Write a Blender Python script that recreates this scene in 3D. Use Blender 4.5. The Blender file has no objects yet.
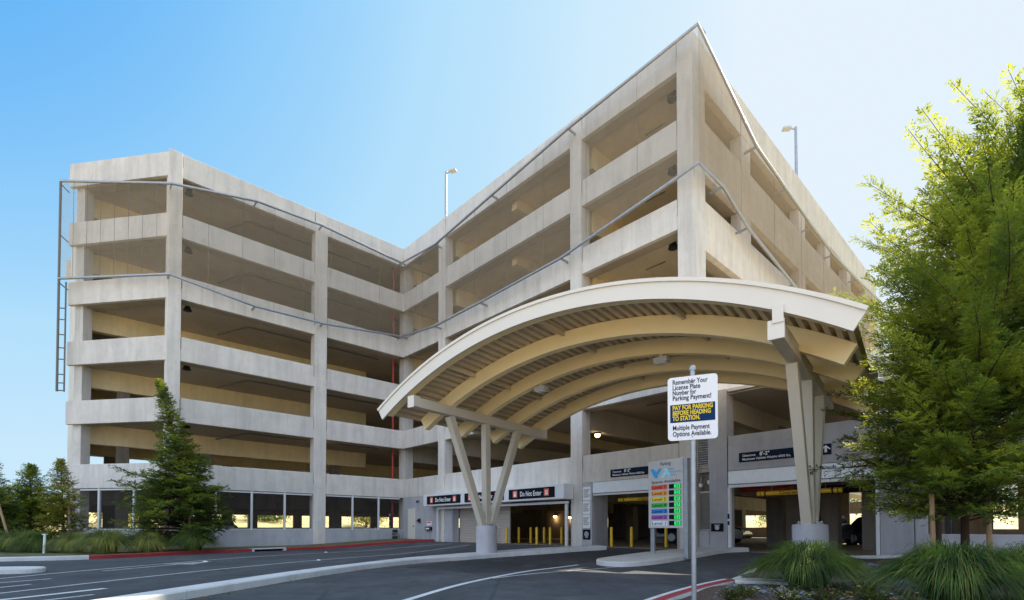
import bpy, bmesh, math, random
from mathutils import Vector, Matrix
random.seed(11)
rnd = random.Random(5)
PI = math.pi
rad = math.radians
scene = bpy.context.scene
COL = scene.collection

# ------------------------------------------------------------------ helpers
class MB:
    """collects shapes, links them as ONE mesh object"""
    def __init__(s):
        s.v = []; s.f = []
    def add(s, vs, fs):
        b = len(s.v); s.v += [tuple(v) for v in vs]; s.f += [tuple(i + b for i in f) for f in fs]
        return s
    def hexa(s, p):
        return s.add(p, [(0,3,2,1),(4,5,6,7),(0,1,5,4),(1,2,6,5),(2,3,7,6),(3,0,4,7)])
    def box(s, x0, x1, y0, y1, z0, z1):
        return s.hexa([(x0,y0,z0),(x1,y0,z0),(x1,y1,z0),(x0,y1,z0),(x0,y0,z1),(x1,y0,z1),(x1,y1,z1),(x0,y1,z1)])
    def bar(s, a, b, w, h, up=(0,0,1), w2=None, h2=None):
        a = Vector(a); b = Vector(b); d = (b - a).normalized(); u = Vector(up)
        x = d.cross(u)
        if x.length < 1e-4: x = d.cross(Vector((1,0,0)))
        x.normalize(); y = x.cross(d).normalized()
        w2 = w if w2 is None else w2; h2 = h if h2 is None else h2
        p = []
        for c, ww, hh in ((a, w, h), (b, w2, h2)):
            for sx, sy in ((-1,-1),(1,-1),(1,1),(-1,1)):
                p.append(c + x*(sx*ww/2) + y*(sy*hh/2))
        return s.hexa(p)
    def tube(s, pts, r, n=8, cap=True):
        pts = [Vector(p) for p in pts]
        rs = r if isinstance(r, (list, tuple)) else [r]*len(pts)
        vs = []; fs = []; x = None
        for i, p in enumerate(pts):
            d = (pts[min(i+1, len(pts)-1)] - pts[max(i-1, 0)])
            if d.length < 1e-6: d = Vector((0,0,1))
            d.normalize()
            if x is None:
                x = d.cross(Vector((0.13,0.31,0.94)))
                if x.length < 1e-3: x = d.cross(Vector((1,0,0)))
            x = (x - d*x.dot(d))
            if x.length < 1e-5: x = d.cross(Vector((1,0.2,0)))
            x.normalize(); y = d.cross(x)
            for k in range(n):
                t = 2*PI*k/n
                vs.append(p + (x*math.cos(t) + y*math.sin(t))*rs[i])
        for i in range(len(pts)-1):
            for k in range(n):
                k2 = (k+1) % n
                fs.append((i*n+k, i*n+k2, (i+1)*n+k2, (i+1)*n+k))
        if cap:
            fs.append(tuple(range(n-1, -1, -1))); fs.append(tuple(range((len(pts)-1)*n, len(pts)*n)))
        return s.add(vs, fs)
    def lathe(s, prof, n=24, c=(0,0,0)):
        vs = []; fs = []
        for r, z in prof:
            for k in range(n):
                t = 2*PI*k/n
                vs.append((c[0]+r*math.cos(t), c[1]+r*math.sin(t), c[2]+z))
        for i in range(len(prof)-1):
            for k in range(n):
                k2 = (k+1) % n
                fs.append((i*n+k, i*n+k2, (i+1)*n+k2, (i+1)*n+k))
        fs.append(tuple(range(n-1,-1,-1))); fs.append(tuple(range((len(prof)-1)*n, len(prof)*n)))
        return s.add(vs, fs)
    def prism(s, poly, z0, z1):
        n = len(poly)
        a = sum(poly[i][0]*poly[(i+1)%n][1]-poly[(i+1)%n][0]*poly[i][1] for i in range(n))
        if a < 0: poly = poly[::-1]
        vs = [(x,y,z0) for x,y in poly] + [(x,y,z1) for x,y in poly]
        fs = [tuple(range(n-1,-1,-1)), tuple(range(n,2*n))] + [(i,(i+1)%n,n+(i+1)%n,n+i) for i in range(n)]
        return s.add(vs, fs)
    def build(s, name, mat=None, parent=None, smooth=False, bevel=0, kind=None):
        me = bpy.data.meshes.new(name)
        me.from_pydata(s.v, [], s.f); me.update()
        o = bpy.data.objects.new(name, me); COL.objects.link(o)
        if mat is not None: me.materials.append(mat)
        if parent is not None: o.parent = parent
        if smooth:
            me.polygons.foreach_set('use_smooth', [True]*len(me.polygons))
            if smooth != 'all':
                me.set_sharp_from_angle(angle=rad(40))
        if bevel:
            m = o.modifiers.new('bevel', 'BEVEL'); m.width = bevel; m.segments = 2; m.limit_method = 'ANGLE'
        if kind: o['kind'] = kind
        return o

def tag(o, label, cat, group=None):
    o['label'] = label; o['category'] = cat
    if group: o['group'] = group
    return o
def thing(name, label, cat, loc=(0,0,0), rz=0, group=None):
    o = bpy.data.objects.new(name, None); COL.objects.link(o)
    o.location = loc; o.rotation_euler = (0,0,rz)
    return tag(o, label, cat, group)
def copy_tree(o, parent=None):
    c = o.copy(); COL.objects.link(c); c.parent = parent
    for ch in o.children: copy_tree(ch, c)
    return c

# ------------------------------------------------------------------ materials
def newmat(name):
    m = bpy.data.materials.new(name); m.use_nodes = True
    nt = m.node_tree; b = nt.nodes['Principled BSDF']
    return m, nt, b
def ramp(nt, src, stops):
    r = nt.nodes.new('ShaderNodeValToRGB')
    e = r.color_ramp.elements
    while len(e) < len(stops): e.new(0.5)
    for i, (p, c) in enumerate(stops):
        e[i].position = p; e[i].color = c if len(c) == 4 else (*c, 1)
    nt.links.new(src, r.inputs['Fac'])
    return r.outputs['Color']
def noise(nt, scale, vec=None, detail=5, rough=.6, dist=0):
    n = nt.nodes.new('ShaderNodeTexNoise')
    n.inputs['Scale'].default_value = scale; n.inputs['Detail'].default_value = detail
    n.inputs['Roughness'].default_value = rough; n.inputs['Distortion'].default_value = dist
    if vec is not None: nt.links.new(vec, n.inputs['Vector'])
    return n.outputs['Fac']
def coords(nt, scale=(1,1,1), kind='Object', rot=(0,0,0)):
    t = nt.nodes.new('ShaderNodeTexCoord'); m = nt.nodes.new('ShaderNodeMapping')
    m.inputs['Scale'].default_value = scale; m.inputs['Rotation'].default_value = rot
    nt.links.new(t.outputs[kind], m.inputs['Vector'])
    return m.outputs['Vector']
def mixc(nt, fac, a, b, mode='MIX'):
    m = nt.nodes.new('ShaderNodeMix'); m.data_type = 'RGBA'; m.blend_type = mode
    ins = [s for s in m.inputs if s.type == 'RGBA']; f = m.inputs[0]
    for s, v in ((f, fac), (ins[0], a), (ins[1], b)):
        if isinstance(v, (int, float)): s.default_value = v
        elif isinstance(v, tuple): s.default_value = v if len(v) == 4 else (*v, 1)
        else: nt.links.new(v, s)
    return [s for s in m.outputs if s.type == 'RGBA'][0]
def bump(nt, b, h, strength=.3, dist=.02):
    n = nt.nodes.new('ShaderNodeBump'); n.inputs['Strength'].default_value = strength; n.inputs['Distance'].default_value = dist
    nt.links.new(h, n.inputs['Height']); nt.links.new(n.outputs['Normal'], b.inputs['Normal'])
def plain(name, col, rough=.6, metal=0, var=.08, scale=6, spec=None):
    m, nt, b = newmat(name)
    f = noise(nt, scale, coords(nt), 4)
    lo = tuple(c*(1-var) for c in col); hi = tuple(min(1, c*(1+var)) for c in col)
    nt.links.new(ramp(nt, f, [(.3, lo), (.7, hi)]), b.inputs['Base Color'])
    b.inputs['Roughness'].default_value = rough; b.inputs['Metallic'].default_value = metal
    if spec is not None: b.inputs['Specular IOR Level'].default_value = spec
    return m
def concrete(name, col, stain=.35, streak=.25, rough=.85, var=.05):
    m, nt, b = newmat(name)
    v = coords(nt)
    big = ramp(nt, noise(nt, .45, v, 5, .65), [(.32, (.86,.86,.86)), (.68, (1.05,1.04,1.03))])
    st = ramp(nt, noise(nt, 1.0, coords(nt, (2.2,2.2,.22)), 6, .7), [(.38, (1-streak,1-streak,1-streak*.95)), (.56, (1,1,1))])
    fine = ramp(nt, noise(nt, 22, v, 6, .75), [(.3, (.93,.93,.93)), (.7, (1.03,1.03,1.03))])
    blot = ramp(nt, noise(nt, 2.6, v, 3, .5, .6), [(.3, (1-stain*.4,1-stain*.42,1-stain*.45)), (.52, (1,1,1))])
    c = mixc(nt, 1, col, big, 'MULTIPLY'); c = mixc(nt, 1, c, st, 'MULTIPLY'); c = mixc(nt, 1, c, fine, 'MULTIPLY'); c = mixc(nt, .7, c, blot, 'MULTIPLY')
    oi = nt.nodes.new('ShaderNodeObjectInfo')
    rv = ramp(nt, oi.outputs['Random'], [(0, (1-var,1-var,1-var)), (1, (1+var,1+var*.9,1+var*.8))])
    c = mixc(nt, 1, c, rv, 'MULTIPLY')
    nt.links.new(c, b.inputs['Base Color']); b.inputs['Roughness'].default_value = rough
    b.inputs['Specular IOR Level'].default_value = .25
    bump(nt, b, noise(nt, 14, v, 6, .7), .25, .02)
    return m
def emis(name, col, s):
    m, nt, b = newmat(name)
    b.inputs['Base Color'].default_value = (*col, 1); b.inputs['Emission Color'].default_value = (*col, 1)
    b.inputs['Emission Strength'].default_value = s
    return m
def leafmat(name, lo, mid, hi, trans=.35, tcol=(.35,.42,.05), nscale=1.3):
    m, nt, b = newmat(name)
    g = nt.nodes.new('ShaderNodeNewGeometry')
    c1 = ramp(nt, g.outputs['Random Per Island'], [(0, lo), (.5, mid), (1, hi)])
    c2 = ramp(nt, noise(nt, nscale, coords(nt), 3), [(.38, (.42,.50,.48)), (.62, (1.45,1.32,1.0))])
    c = mixc(nt, 1, c1, c2, 'MULTIPLY')
    nt.links.new(c, b.inputs['Base Color']); b.inputs['Roughness'].default_value = .6
    b.inputs['Specular IOR Level'].default_value = .3
    tr = nt.nodes.new('ShaderNodeBsdfTranslucent')
    nt.links.new(mixc(nt, 1, c2, tcol, 'MULTIPLY'), tr.inputs['Color'])
    mx = nt.nodes.new('ShaderNodeMixShader'); mx.inputs[0].default_value = trans
    out = nt.nodes['Material Output']
    nt.links.new(b.outputs[0], mx.inputs[1]); nt.links.new(tr.outputs[0], mx.inputs[2]); nt.links.new(mx.outputs[0], out.inputs['Surface'])
    return m
def seethrough(name, col, opac):
    m, nt, b = newmat(name)
    nt.nodes.remove(b)
    d = nt.nodes.new('ShaderNodeBsdfDiffuse'); d.inputs['Color'].default_value = (*col, 1)
    t = nt.nodes.new('ShaderNodeBsdfTransparent')
    w = noise(nt, 1.0, coords(nt, (.25,.25,1.2)), 3)
    mr = nt.nodes.new('ShaderNodeMapRange'); mr.inputs['To Min'].default_value = opac*.8; mr.inputs['To Max'].default_value = opac*1.2
    nt.links.new(w, mr.inputs['Value'])
    mx = nt.nodes.new('ShaderNodeMixShader')
    nt.links.new(mr.outputs[0], mx.inputs[0]); nt.links.new(t.outputs[0], mx.inputs[1]); nt.links.new(d.outputs[0], mx.inputs[2])
    nt.links.new(mx.outputs[0], nt.nodes['Material Output'].inputs['Surface'])
    return m
def asphalt(nm='asphalt', k=1.0):
    m, nt, b = newmat(nm)
    v = coords(nt)
    base = ramp(nt, noise(nt, .35, v, 6, .65, .4), [(.3, (.050*k,.052*k,.057*k)), (.7, (.094*k,.096*k,.101*k))])
    grit = ramp(nt, noise(nt, 60, v, 3, .8), [(.25, (.7,.7,.7)), (.75, (1.3,1.3,1.3))])
    wear = ramp(nt, noise(nt, 1.1, coords(nt, (1,.12,1), 'Object', (0,0,rad(38))), 5, .6), [(.35, (.78,.78,.78)), (.65, (1.18,1.17,1.15))])
    c = mixc(nt, 1, base, grit, 'MULTIPLY'); c = mixc(nt, .8, c, wear, 'MULTIPLY')
    vo = nt.nodes.new('ShaderNodeTexVoronoi'); vo.feature = 'DISTANCE_TO_EDGE'; vo.inputs['Scale'].default_value = .38
    nz = nt.nodes.new('ShaderNodeTexNoise'); nz.inputs['Scale'].default_value = 1.5; nz.inputs['Detail'].default_value = 6
    mxv = mixc(nt, .35, v, nz.outputs['Color']); nt.links.new(mxv, vo.inputs['Vector'])
    cr = ramp(nt, vo.outputs['Distance'], [(0, (.45,.45,.45)), (.012, (1,1,1))])
    c = mixc(nt, .55, c, cr, 'MULTIPLY')
    blot = ramp(nt, noise(nt, 1.7, v, 6, .7, 1.2), [(.36, (.72,.72,.73)), (.5, (1,1,1)), (.68, (1.22,1.21,1.18))])
    c = mixc(nt, .8, c, blot, 'MULTIPLY')
    oil = ramp(nt, noise(nt, .9, coords(nt, (1,1,1), 'Object', (.3,.2,.9)), 4, .75), [(.30, (.5,.5,.5)), (.37, (1,1,1))])
    c = mixc(nt, .7, c, oil, 'MULTIPLY')
    nt.links.new(c, b.inputs['Base Color']); b.inputs['Roughness'].default_value = .88
    b.inputs['Specular IOR Level'].default_value = .3
    bump(nt, b, noise(nt, 70, v, 3, .8), .5, .01)
    return m
def worn_paint(name, col, rough=.7, thr=.36):
    m, nt, b = newmat(name)
    f = noise(nt, 9, coords(nt), 7, .75)
    c = ramp(nt, f, [(thr-.06, tuple(x*.32 for x in col)), (thr+.05, col)])
    f2 = ramp(nt, noise(nt, 1.1, coords(nt), 3), [(.3, (.82,.82,.82)), (.7, (1.05,1.05,1.05))])
    nt.links.new(mixc(nt, 1, c, f2, 'MULTIPLY'), b.inputs['Base Color']); b.inputs['Roughness'].default_value = rough
    return m
def corrugated(name, col, pitch, axis='Z'):
    m, nt, b = newmat(name)
    w = nt.nodes.new('ShaderNodeTexWave'); w.bands_direction = axis; w.inputs['Scale'].default_value = 1/pitch*.5/ .5 * .314
    nt.links.new(coords(nt), w.inputs['Vector'])
    c = ramp(nt, w.outputs['Fac'], [(0, tuple(x*.8 for x in col)), (.5, col)])
    nt.links.new(c, b.inputs['Base Color']); b.inputs['Roughness'].default_value = .5
    bump(nt, b, w.outputs['Fac'], .6, .03)
    return m

M = {}
M['conc'] = concrete('facade_concrete', (.70,.66,.595), .22, .15)
M['conc_side'] = concrete('side_concrete', (.74,.67,.57), .22, .13)
M['conc_in'] = concrete('interior_concrete', (.26,.225,.185), .4, .2)  # darkened: the shade inside the portals is put into the colour
M['ceil'] = concrete('ceiling_concrete', (.92,.76,.50), .15, .06)  # golden bounce light put into the ceiling colour
M['cream'] = concrete('glow_cream_beam', (.94,.80,.50), .12, .08)  # cream with the warm interior glow put into the colour
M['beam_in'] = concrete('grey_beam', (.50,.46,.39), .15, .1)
M['ceil_left'] = concrete('left_ceiling', (.66,.58,.46), .2, .06)  # duller copy of ceil: weaker glow in the left wing put into colour
M['ceil_low'] = concrete('lower_ceiling', (.52,.46,.38), .2, .06)  # duller copy of ceil: dim lower decks put into the colour
M['edge'] = concrete('edge_beam', (.46,.38,.28), .2, .06)  # darker brown: shade on the beam undersides put into the colour
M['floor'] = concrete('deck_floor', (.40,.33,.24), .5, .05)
M['wall'] = concrete('ground_wall', (.485,.48,.50), .25, .12)  # dimmer, cooler light on the lower facade put into this grey
M['white'] = plain('white_paint', (.68,.68,.67), .45, 0, .02, 2)
M['pale'] = plain('pale_cream_paint', (.74,.68,.575), .45, 0, .015, 1.2)
M['tan'] = plain('tan_paint', (.94,.76,.42), .5, 0, .03, 1.2)
M['leg'] = plain('leg_paint', (.60,.545,.44), .45, 0, .02, 1.5)
M['deck'] = plain('decking', (.56,.47,.33), .5, 0, .06, 1)
M['steel'] = plain('galvanised_steel', (.36,.37,.39), .42, .6, .12)
M['alu'] = plain('sign_grey', (.52,.52,.50), .7, 0, .04, spec=.15)
M['darkmetal'] = plain('dark_metal', (.02,.02,.022), .5, .2, .2)
M['black'] = plain('black_panel', (.012,.013,.018), .8, 0, .1, spec=.08)
M['navy'] = plain('navy_panel', (.012,.020,.045), .8, 0, .1, spec=.08)
M['blue'] = plain('sign_blue', (.010,.035,.11), .8, 0, .05, spec=.08)
M['letterwhite'] = plain('letter_white', (.80,.80,.79), .8, 0, .02, spec=.1)
M['letterdark'] = plain('letter_dark', (.012,.016,.045), .9, 0, .05, spec=.05)
M['letteryellow'] = plain('letter_yellow', (.85,.62,.02), .8, 0, .03, spec=.1)
M['yellow'] = plain('safety_yellow', (.75,.46,.02), .5, 0, .12)
M['red'] = plain('pipe_red', (.42,.03,.03), .45, 0, .1)
M['signred'] = plain('sign_red', (.72,.10,.05), .5, 0, .05)
M['pipe'] = plain('grey_pipe', (.16,.15,.13), .6, .2, .1)
M['screen'] = seethrough('screen_mesh', (.36,.30,.22), .26)
M['screen_side'] = seethrough('screen_mesh_side', (.34,.25,.155), .5)
M['fence'] = seethrough('fence_mesh', (.10,.09,.08), .25)
M['asphalt'] = asphalt(); M['asphalt_dark'] = asphalt('dark_asphalt', .62)
M['line'] = worn_paint('road_paint', (.66,.66,.64))
M['paint2'] = worn_paint('worn_road_paint', (.52,.52,.51), .8, .42)
M['faded'] = worn_paint('faded_road_paint', (.42,.42,.41), .8, .47)
M['kerb'] = concrete('kerb_concrete', (.64,.635,.62), .4, .05)
M['redkerb'] = worn_paint('red_kerb_paint', (.34,.03,.035), .6, .3)
M['pave'] = concrete('pavement_concrete', (.60,.585,.56), .3, 0)
M['bounce_sheet'] = concrete('warm_bounce', (.84,.68,.47), .2, 0)  # for the unseen sheet added to bounce warm light
M['shutter'] = corrugated('roll_shutter', (.50,.44,.37), .1)
M['housing'] = plain('shutter_housing', (.72,.74,.75), .35, .1, .05)
M['glass'] = plain('car_glass', (.02,.025,.03), .08, 0, .1)
M['rubber'] = plain('rubber', (.012,.012,.012), .8)
M['wood'] = plain('stake_wood', (.34,.22,.12), .8, 0, .25, 14)
M['bark'] = concrete('bark', (.075,.045,.032), .6, .5)
M['lampglow'] = emis('lamp_glow', (1,.62,.22), 14)
M['led'] = emis('led_green', (.02,.70,.12), .55)
# ------------------------------------------------------------------ camera, sky, sun
EZ = 1.15
cam = bpy.data.objects.new('camera', bpy.data.cameras.new('camera')); COL.objects.link(cam)
cam.location = (0, 0, EZ); cam.rotation_euler = (rad(90+1.2), 0, 0)
cam.data.sensor_width = 36; cam.data.lens = 36*507/1024
cam.data.shift_y = (528 - 507*math.tan(rad(1.2)) - 300)/1024
cam.data.clip_start = .1; cam.data.clip_end = 3000
scene.camera = cam
SUN_AZ, SUN_EL = rad(46.5), rad(42.4)
world = bpy.data.worlds.new('World'); scene.world = world; world.use_nodes = True
wn = world.node_tree
sky = wn.nodes.new('ShaderNodeTexSky'); sky.sky_type = 'NISHITA'; sky.sun_disc = False
sky.sun_elevation = SUN_EL; sky.sun_rotation = SUN_AZ
sky.air_density = 1.0; sky.dust_density = 1.6; sky.ozone_density = 1.0; sky.altitude = 0
bg = wn.nodes['Background']; bg.inputs['Strength'].default_value = 1.0
def wmath(op, a, b_=None, clamp=False):
    n = wn.nodes.new('ShaderNodeMath'); n.operation = op; n.use_clamp = clamp
    for i, v_ in enumerate((a, b_)):
        if v_ is None: continue
        if isinstance(v_, (int, float)): n.inputs[i].default_value = v_
        else: wn.links.new(v_, n.inputs[i])
    return n.outputs[0]
bw = wn.nodes.new('ShaderNodeRGBToBW'); wn.links.new(sky.outputs[0], bw.inputs[0])
lum = wmath('MULTIPLY', bw.outputs[0], .15/2.5, True)
skyc = ramp(wn, lum, [(.0, (.06,.33,.88)), (.10, (.12,.45,.93)), (.125, (.28,.61,.96)), (.16, (.45,.74,.975)), (.26, (.62,.83,.98)), (.55, (.78,.89,.985))])
# fill light added to the half of the sky behind the viewer
tc = wn.nodes.new('ShaderNodeTexCoord'); vm = wn.nodes.new('ShaderNodeVectorMath'); vm.operation = 'DOT_PRODUCT'
wn.links.new(tc.outputs['Generated'], vm.inputs[0]); vm.inputs[1].default_value = Vector((-.30,-.86,.42)).normalized()
mr = wn.nodes.new('ShaderNodeMapRange'); mr.interpolation_type = 'SMOOTHSTEP'
mr.inputs['From Min'].default_value = .05; mr.inputs['From Max'].default_value = .85
wn.links.new(vm.outputs['Value'], mr.inputs['Value'])
REAR_FILL = (1.22, 1.46, 1.9)
wc = mixc(wn, mr.outputs[0], skyc, REAR_FILL)
wn.links.new(wc, bg.inputs['Color'])
sl = bpy.data.lights.new('sun', 'SUN'); sl.energy = 10.5; sl.angle = rad(.5); sl.color = (1, .90, .74)
so = bpy.data.objects.new('sun', sl); COL.objects.link(so)
sd = Vector((math.sin(SUN_AZ)*math.cos(SUN_EL), math.cos(SUN_AZ)*math.cos(SUN_EL), math.sin(SUN_EL)))
so.rotation_euler = (-sd).to_track_quat('-Z', 'Y').to_euler(); so.location = (20, 20, 60)
scene.view_settings.view_transform = 'Standard'; scene.view_settings.look = 'None'; scene.view_settings.exposure = 0
scene.cycles.diffuse_bounces = 6; scene.cycles.max_bounces = 12; scene.cycles.transparent_max_bounces = 16
scene.cycles.use_denoising = True

# ------------------------------------------------------------------ building frame
# p runs away to the right along the left wing, q runs towards the viewer's right along the front wing
AN = rad(43.04)
E1 = Vector((math.cos(AN), math.sin(AN), 0)); E2 = Vector((math.sin(AN), -math.cos(AN), 0))
R0 = Vector((-7.55, 35.04, 0))
def W(p, q, z=0): return R0 + E1*p + E2*q + Vector((0,0,z))
def PQ(x, y):
    d = Vector((x,y,0)) - R0
    return d.dot(E1), d.dot(E2)
FRONT_RZ = AN - PI/2                     # signs on the front wing
def smooth(t):
    t = max(0, min(1, t)); return t*t*(3-2*t)
def gz(x, y):
    p, q = PQ(x, y)
    return .3*(1 - smooth(-p/8)) if p < 0 else .3

garage = thing('parking_garage', 'large cream concrete multi-storey parking garage with open decks and a mesh screen', 'parking garage', R0, AN)
# local coordinates of the garage: x = p, y = -q
def gb(name, mat, p0, p1, q0, q1, z0, z1, bevel=.015, parent=None):
    return MB().box(min(p0,p1), max(p0,p1), -max(q0,q1), -min(q0,q1), z0, z1).build(name, mat, parent or garage, bevel=bevel)
def wallbox(mb, A, B, nrm, s0, s1, o0, o1, z0, z1):
    A = Vector((A[0], -A[1], 0)); B = Vector((B[0], -B[1], 0)); n = Vector((nrm[0], -nrm[1], 0)); d = (B-A).normalized()
    def P(s, o, z): return A + d*s + n*o + Vector((0,0,z))
    # keep face winding outward
    q = [P(s0,o0,z0), P(s1,o0,z0), P(s1,o1,z0), P(s0,o1,z0)]
    if (q[1]-q[0]).cross(q[2]-q[1]).z < 0: q = q[::-1]
    return mb.hexa(q + [v + Vector((0,0,z1-z0)) for v in q])
EP = (-17.44, -4.98); LP = (-13.56, 0.0); CQ = 21.34; PMAX = 30; QMIN = -18
CHN = (-.789, .615); CHL = 6.32
TOP = [4.5, 7.88, 11.06, 14.24, 17.45, 20.65]
BOT = [3.23, 6.64, 9.80, 13.02, 16.24, 19.40]
def spandrel(A, B, n, s0, s1, z0, z1, mat='conc', thick=.2, name='spandrel'):
    return wallbox(MB(), A, B, n, s0, s1, -thick, 0, z0, z1).build(name, M[mat], garage, bevel=.015)

# columns of the left wing and front wing (continuous, slightly proud)
gb('column', M['conc'], -13.76, -13.16, -.6, .04, .1, 20.66)
gb('column', M['conc'], -6.2, -5.45, -.6, .04, .1, 20.655)
gb('column', M['conc'], .24, .96, -.96, -.24, .2, 20.3)
gb('column', M['conc'], -.04, .6, 4.26, 4.94, .2, 20.655)
gb('column', M['conc'], -.04, .6, 15.17, 15.85, .2, 20.655)
cc = MB(); cc.prism([(-.04,-20.72),(-.04,-21.38),(1.0,-21.38),(1.0,-20.9),(.5,-20.9),(.5,-20.72)], .2, 20.66)
cc.build('column', M['conc'], garage, bevel=.02)
co = MB(); wallbox(co, EP, LP, CHN, .22, .72, -.75, -.22, .1, 20.3); co.build('column', M['conc'], garage, bevel=.015)
G = .035
for i in range(6):
    z0, z1 = BOT[i], TOP[i]
    nm = 'parapet' if i == 5 else 'spandrel'
    spandrel(EP, LP, CHN, 0, CHL-.12-G, z0, z1, name=nm)
    spandrel(LP, (0,0), (0,1), .40+G, 13.56-6.2-G, z0, z1, name=nm)
    spandrel(LP, (0,0), (0,1), 13.56-5.45+G, 13.76, z0, z1, name=nm)
    spandrel((0,0), (0,CQ), (-1,0), .002, 4.26-G, z0, z1, name=nm)
    spandrel((0,0), (0,CQ), (-1,0), 4.94+G, 15.17-G, z0, z1, name=nm)
    spandrel((0,0), (0,CQ), (-1,0), 15.85+G, 20.72-G, z0, z1, name=nm)
    for A_, B_, n_, s0, s1 in ((EP, LP, CHN, .8, CHL-.35), (LP, (0,0), (0,1), .44, 13.56-6.24), (LP, (0,0), (0,1), 13.56-5.41, 13.5), ((0,0), (0,CQ), (-1,0), .9, 4.22), ((0,0), (0,CQ), (-1,0), 4.98, 15.13), ((0,0), (0,CQ), (-1,0), 15.89, 20.68)):
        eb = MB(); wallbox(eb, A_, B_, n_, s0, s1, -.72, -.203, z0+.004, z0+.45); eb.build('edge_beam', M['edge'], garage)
    # corbels behind the lower half of each joint
    zc = z0 + (z1-z0)*.45
    cb = MB()
    for q in (4.26, 4.94, 15.17, 15.85, 20.72): cb.box(.01, .18, -q-.08, -q+.08, z0+.01, zc)
    for p in (-13.16, -6.2, -5.45): cb.box(p-.08, p+.08, .01, .18, z0+.01, zc)
    cb.build('corbel', M['conc'], garage)
    # far side wall of the left wing and the rear
    spandrel((-16.95,-4.98), (-16.95,QMIN), (-1,0), .45, -QMIN-4.98, z0, z1, name=nm)
    if i < 5:
        wallbox(MB(), (-15,QMIN), (PMAX,QMIN), (0,-1), 0, PMAX+15, -.2, 0, z1-.55, z1).build('rear_spandrel', M['cream'], garage)
    else:
        wallbox(MB(), (-17.2,QMIN), (PMAX,QMIN), (0,-1), 0, PMAX+17.2, -.2, 0, z0, z1).build('parapet', M['conc'], garage)
# right face: deep panels with low openings
RTOP = [None, 7.95, 11.12, 14.33, 17.58, 20.65]
RBOT = [None, 5.9, 9.15, 12.32, 15.43, 18.93]
RC = [(0.99,1.02),(4.56,5.62),(12.2,13.2),(17.0,17.9),(21.72,22.6),(26.6,27.5)]
for i in range(1, 6):
    nm = 'parapet' if i == 5 else 'spandrel'
    spandrel((0,CQ), (PMAX,CQ), (0,1), 1.003, PMAX, RBOT[i], RTOP[i], 'conc_side', .3, nm)
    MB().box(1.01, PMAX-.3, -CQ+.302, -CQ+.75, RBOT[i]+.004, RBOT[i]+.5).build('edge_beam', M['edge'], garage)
for a, b in RC[1:]:
    for i in range(2, 6):
        gb('pier', M['conc_side'], a, b, CQ-.5, CQ-.012, RTOP[i-1], RBOT[i])
# decks, roof
DECK_A = [(-16.8,-QMIN-.2),(-16.8,5.02),(-13.45,.215),(.22,.215),(PMAX-.2,.215),(PMAX-.2,-QMIN-.2)]
DECK_B = [(.215,.213),(.215,-CQ+.31),(PMAX-.2,-CQ+.31),(PMAX-.2,.213)]
def poly_deck(z, t):
    mb = MB()
    mb.prism(DECK_A, z, z+t); mb.prism(DECK_B, z, z+t)
    return mb
for i in range(6):
    z = BOT[i] + .32
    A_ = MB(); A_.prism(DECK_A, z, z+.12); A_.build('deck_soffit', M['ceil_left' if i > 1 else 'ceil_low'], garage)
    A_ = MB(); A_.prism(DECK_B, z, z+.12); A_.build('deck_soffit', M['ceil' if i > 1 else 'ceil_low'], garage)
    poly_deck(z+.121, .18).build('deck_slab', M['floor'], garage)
# transverse beams and inner columns
def beam(p0, p1, q, zt, d=1.12, w=.45, mat='cream'):
    MB().box(p0, p1, -q-w/2, -q+w/2, zt-d, zt).build('beam', M[mat], garage, bevel=.02)
for i in range(6):
    zt = BOT[i] + .318
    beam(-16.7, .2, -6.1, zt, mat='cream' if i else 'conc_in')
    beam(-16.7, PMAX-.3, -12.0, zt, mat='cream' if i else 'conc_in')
    bm_ = 'cream' if i > 1 else 'beam_in' if i else 'conc_in'  # lower storeys take darker copies, their dimmer light put into the colour
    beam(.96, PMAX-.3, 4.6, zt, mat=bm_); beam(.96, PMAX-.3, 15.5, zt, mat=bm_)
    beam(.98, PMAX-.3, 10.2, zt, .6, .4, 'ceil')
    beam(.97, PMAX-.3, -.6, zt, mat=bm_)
    wallbox(MB(), (PMAX,QMIN), (PMAX,CQ), (1,0), 0, CQ-QMIN-.31, -.2, 0, TOP[i]-.5, TOP[i] if i < 5 else 20.6).build('rear_spandrel', M['cream'], garage)
for q, ps in ((-6.1, (-14.9,-10.6,-2.2)), (-12.0, (-15,-8,-1,8,17,26)), (4.6, (9,18,26)), (15.5, (7.5,12.5,18,26)), (-.6, (9.5,18,26)), (10.2, (12.5,21))):
    for p in ps:
        for i in range(6):
            z0 = .3 if i == 0 else BOT[i-1] + .352
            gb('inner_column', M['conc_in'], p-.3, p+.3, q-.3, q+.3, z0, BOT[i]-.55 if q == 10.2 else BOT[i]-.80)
# dark walls added inside to block the bright far openings
gb('dark_blocker', M['conc_in'], 17.2, 17.5, 5.2, 14.8, .3, 3.2); gb('dark_blocker', M['conc_in'], 12.0, 12.3, -5.7, 7.2, .3, 3.2)
# ground floor slab
MB().prism([(-16.9,-QMIN-.1),(-16.9,4.9),(-13.5,.0-.0+.21),(.21,.21),(.0,-.0),(.0,-CQ),(PMAX,-CQ),(PMAX,-QMIN-.1)], -.2, .3).build('ground_slab', M['floor'], garage)
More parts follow.
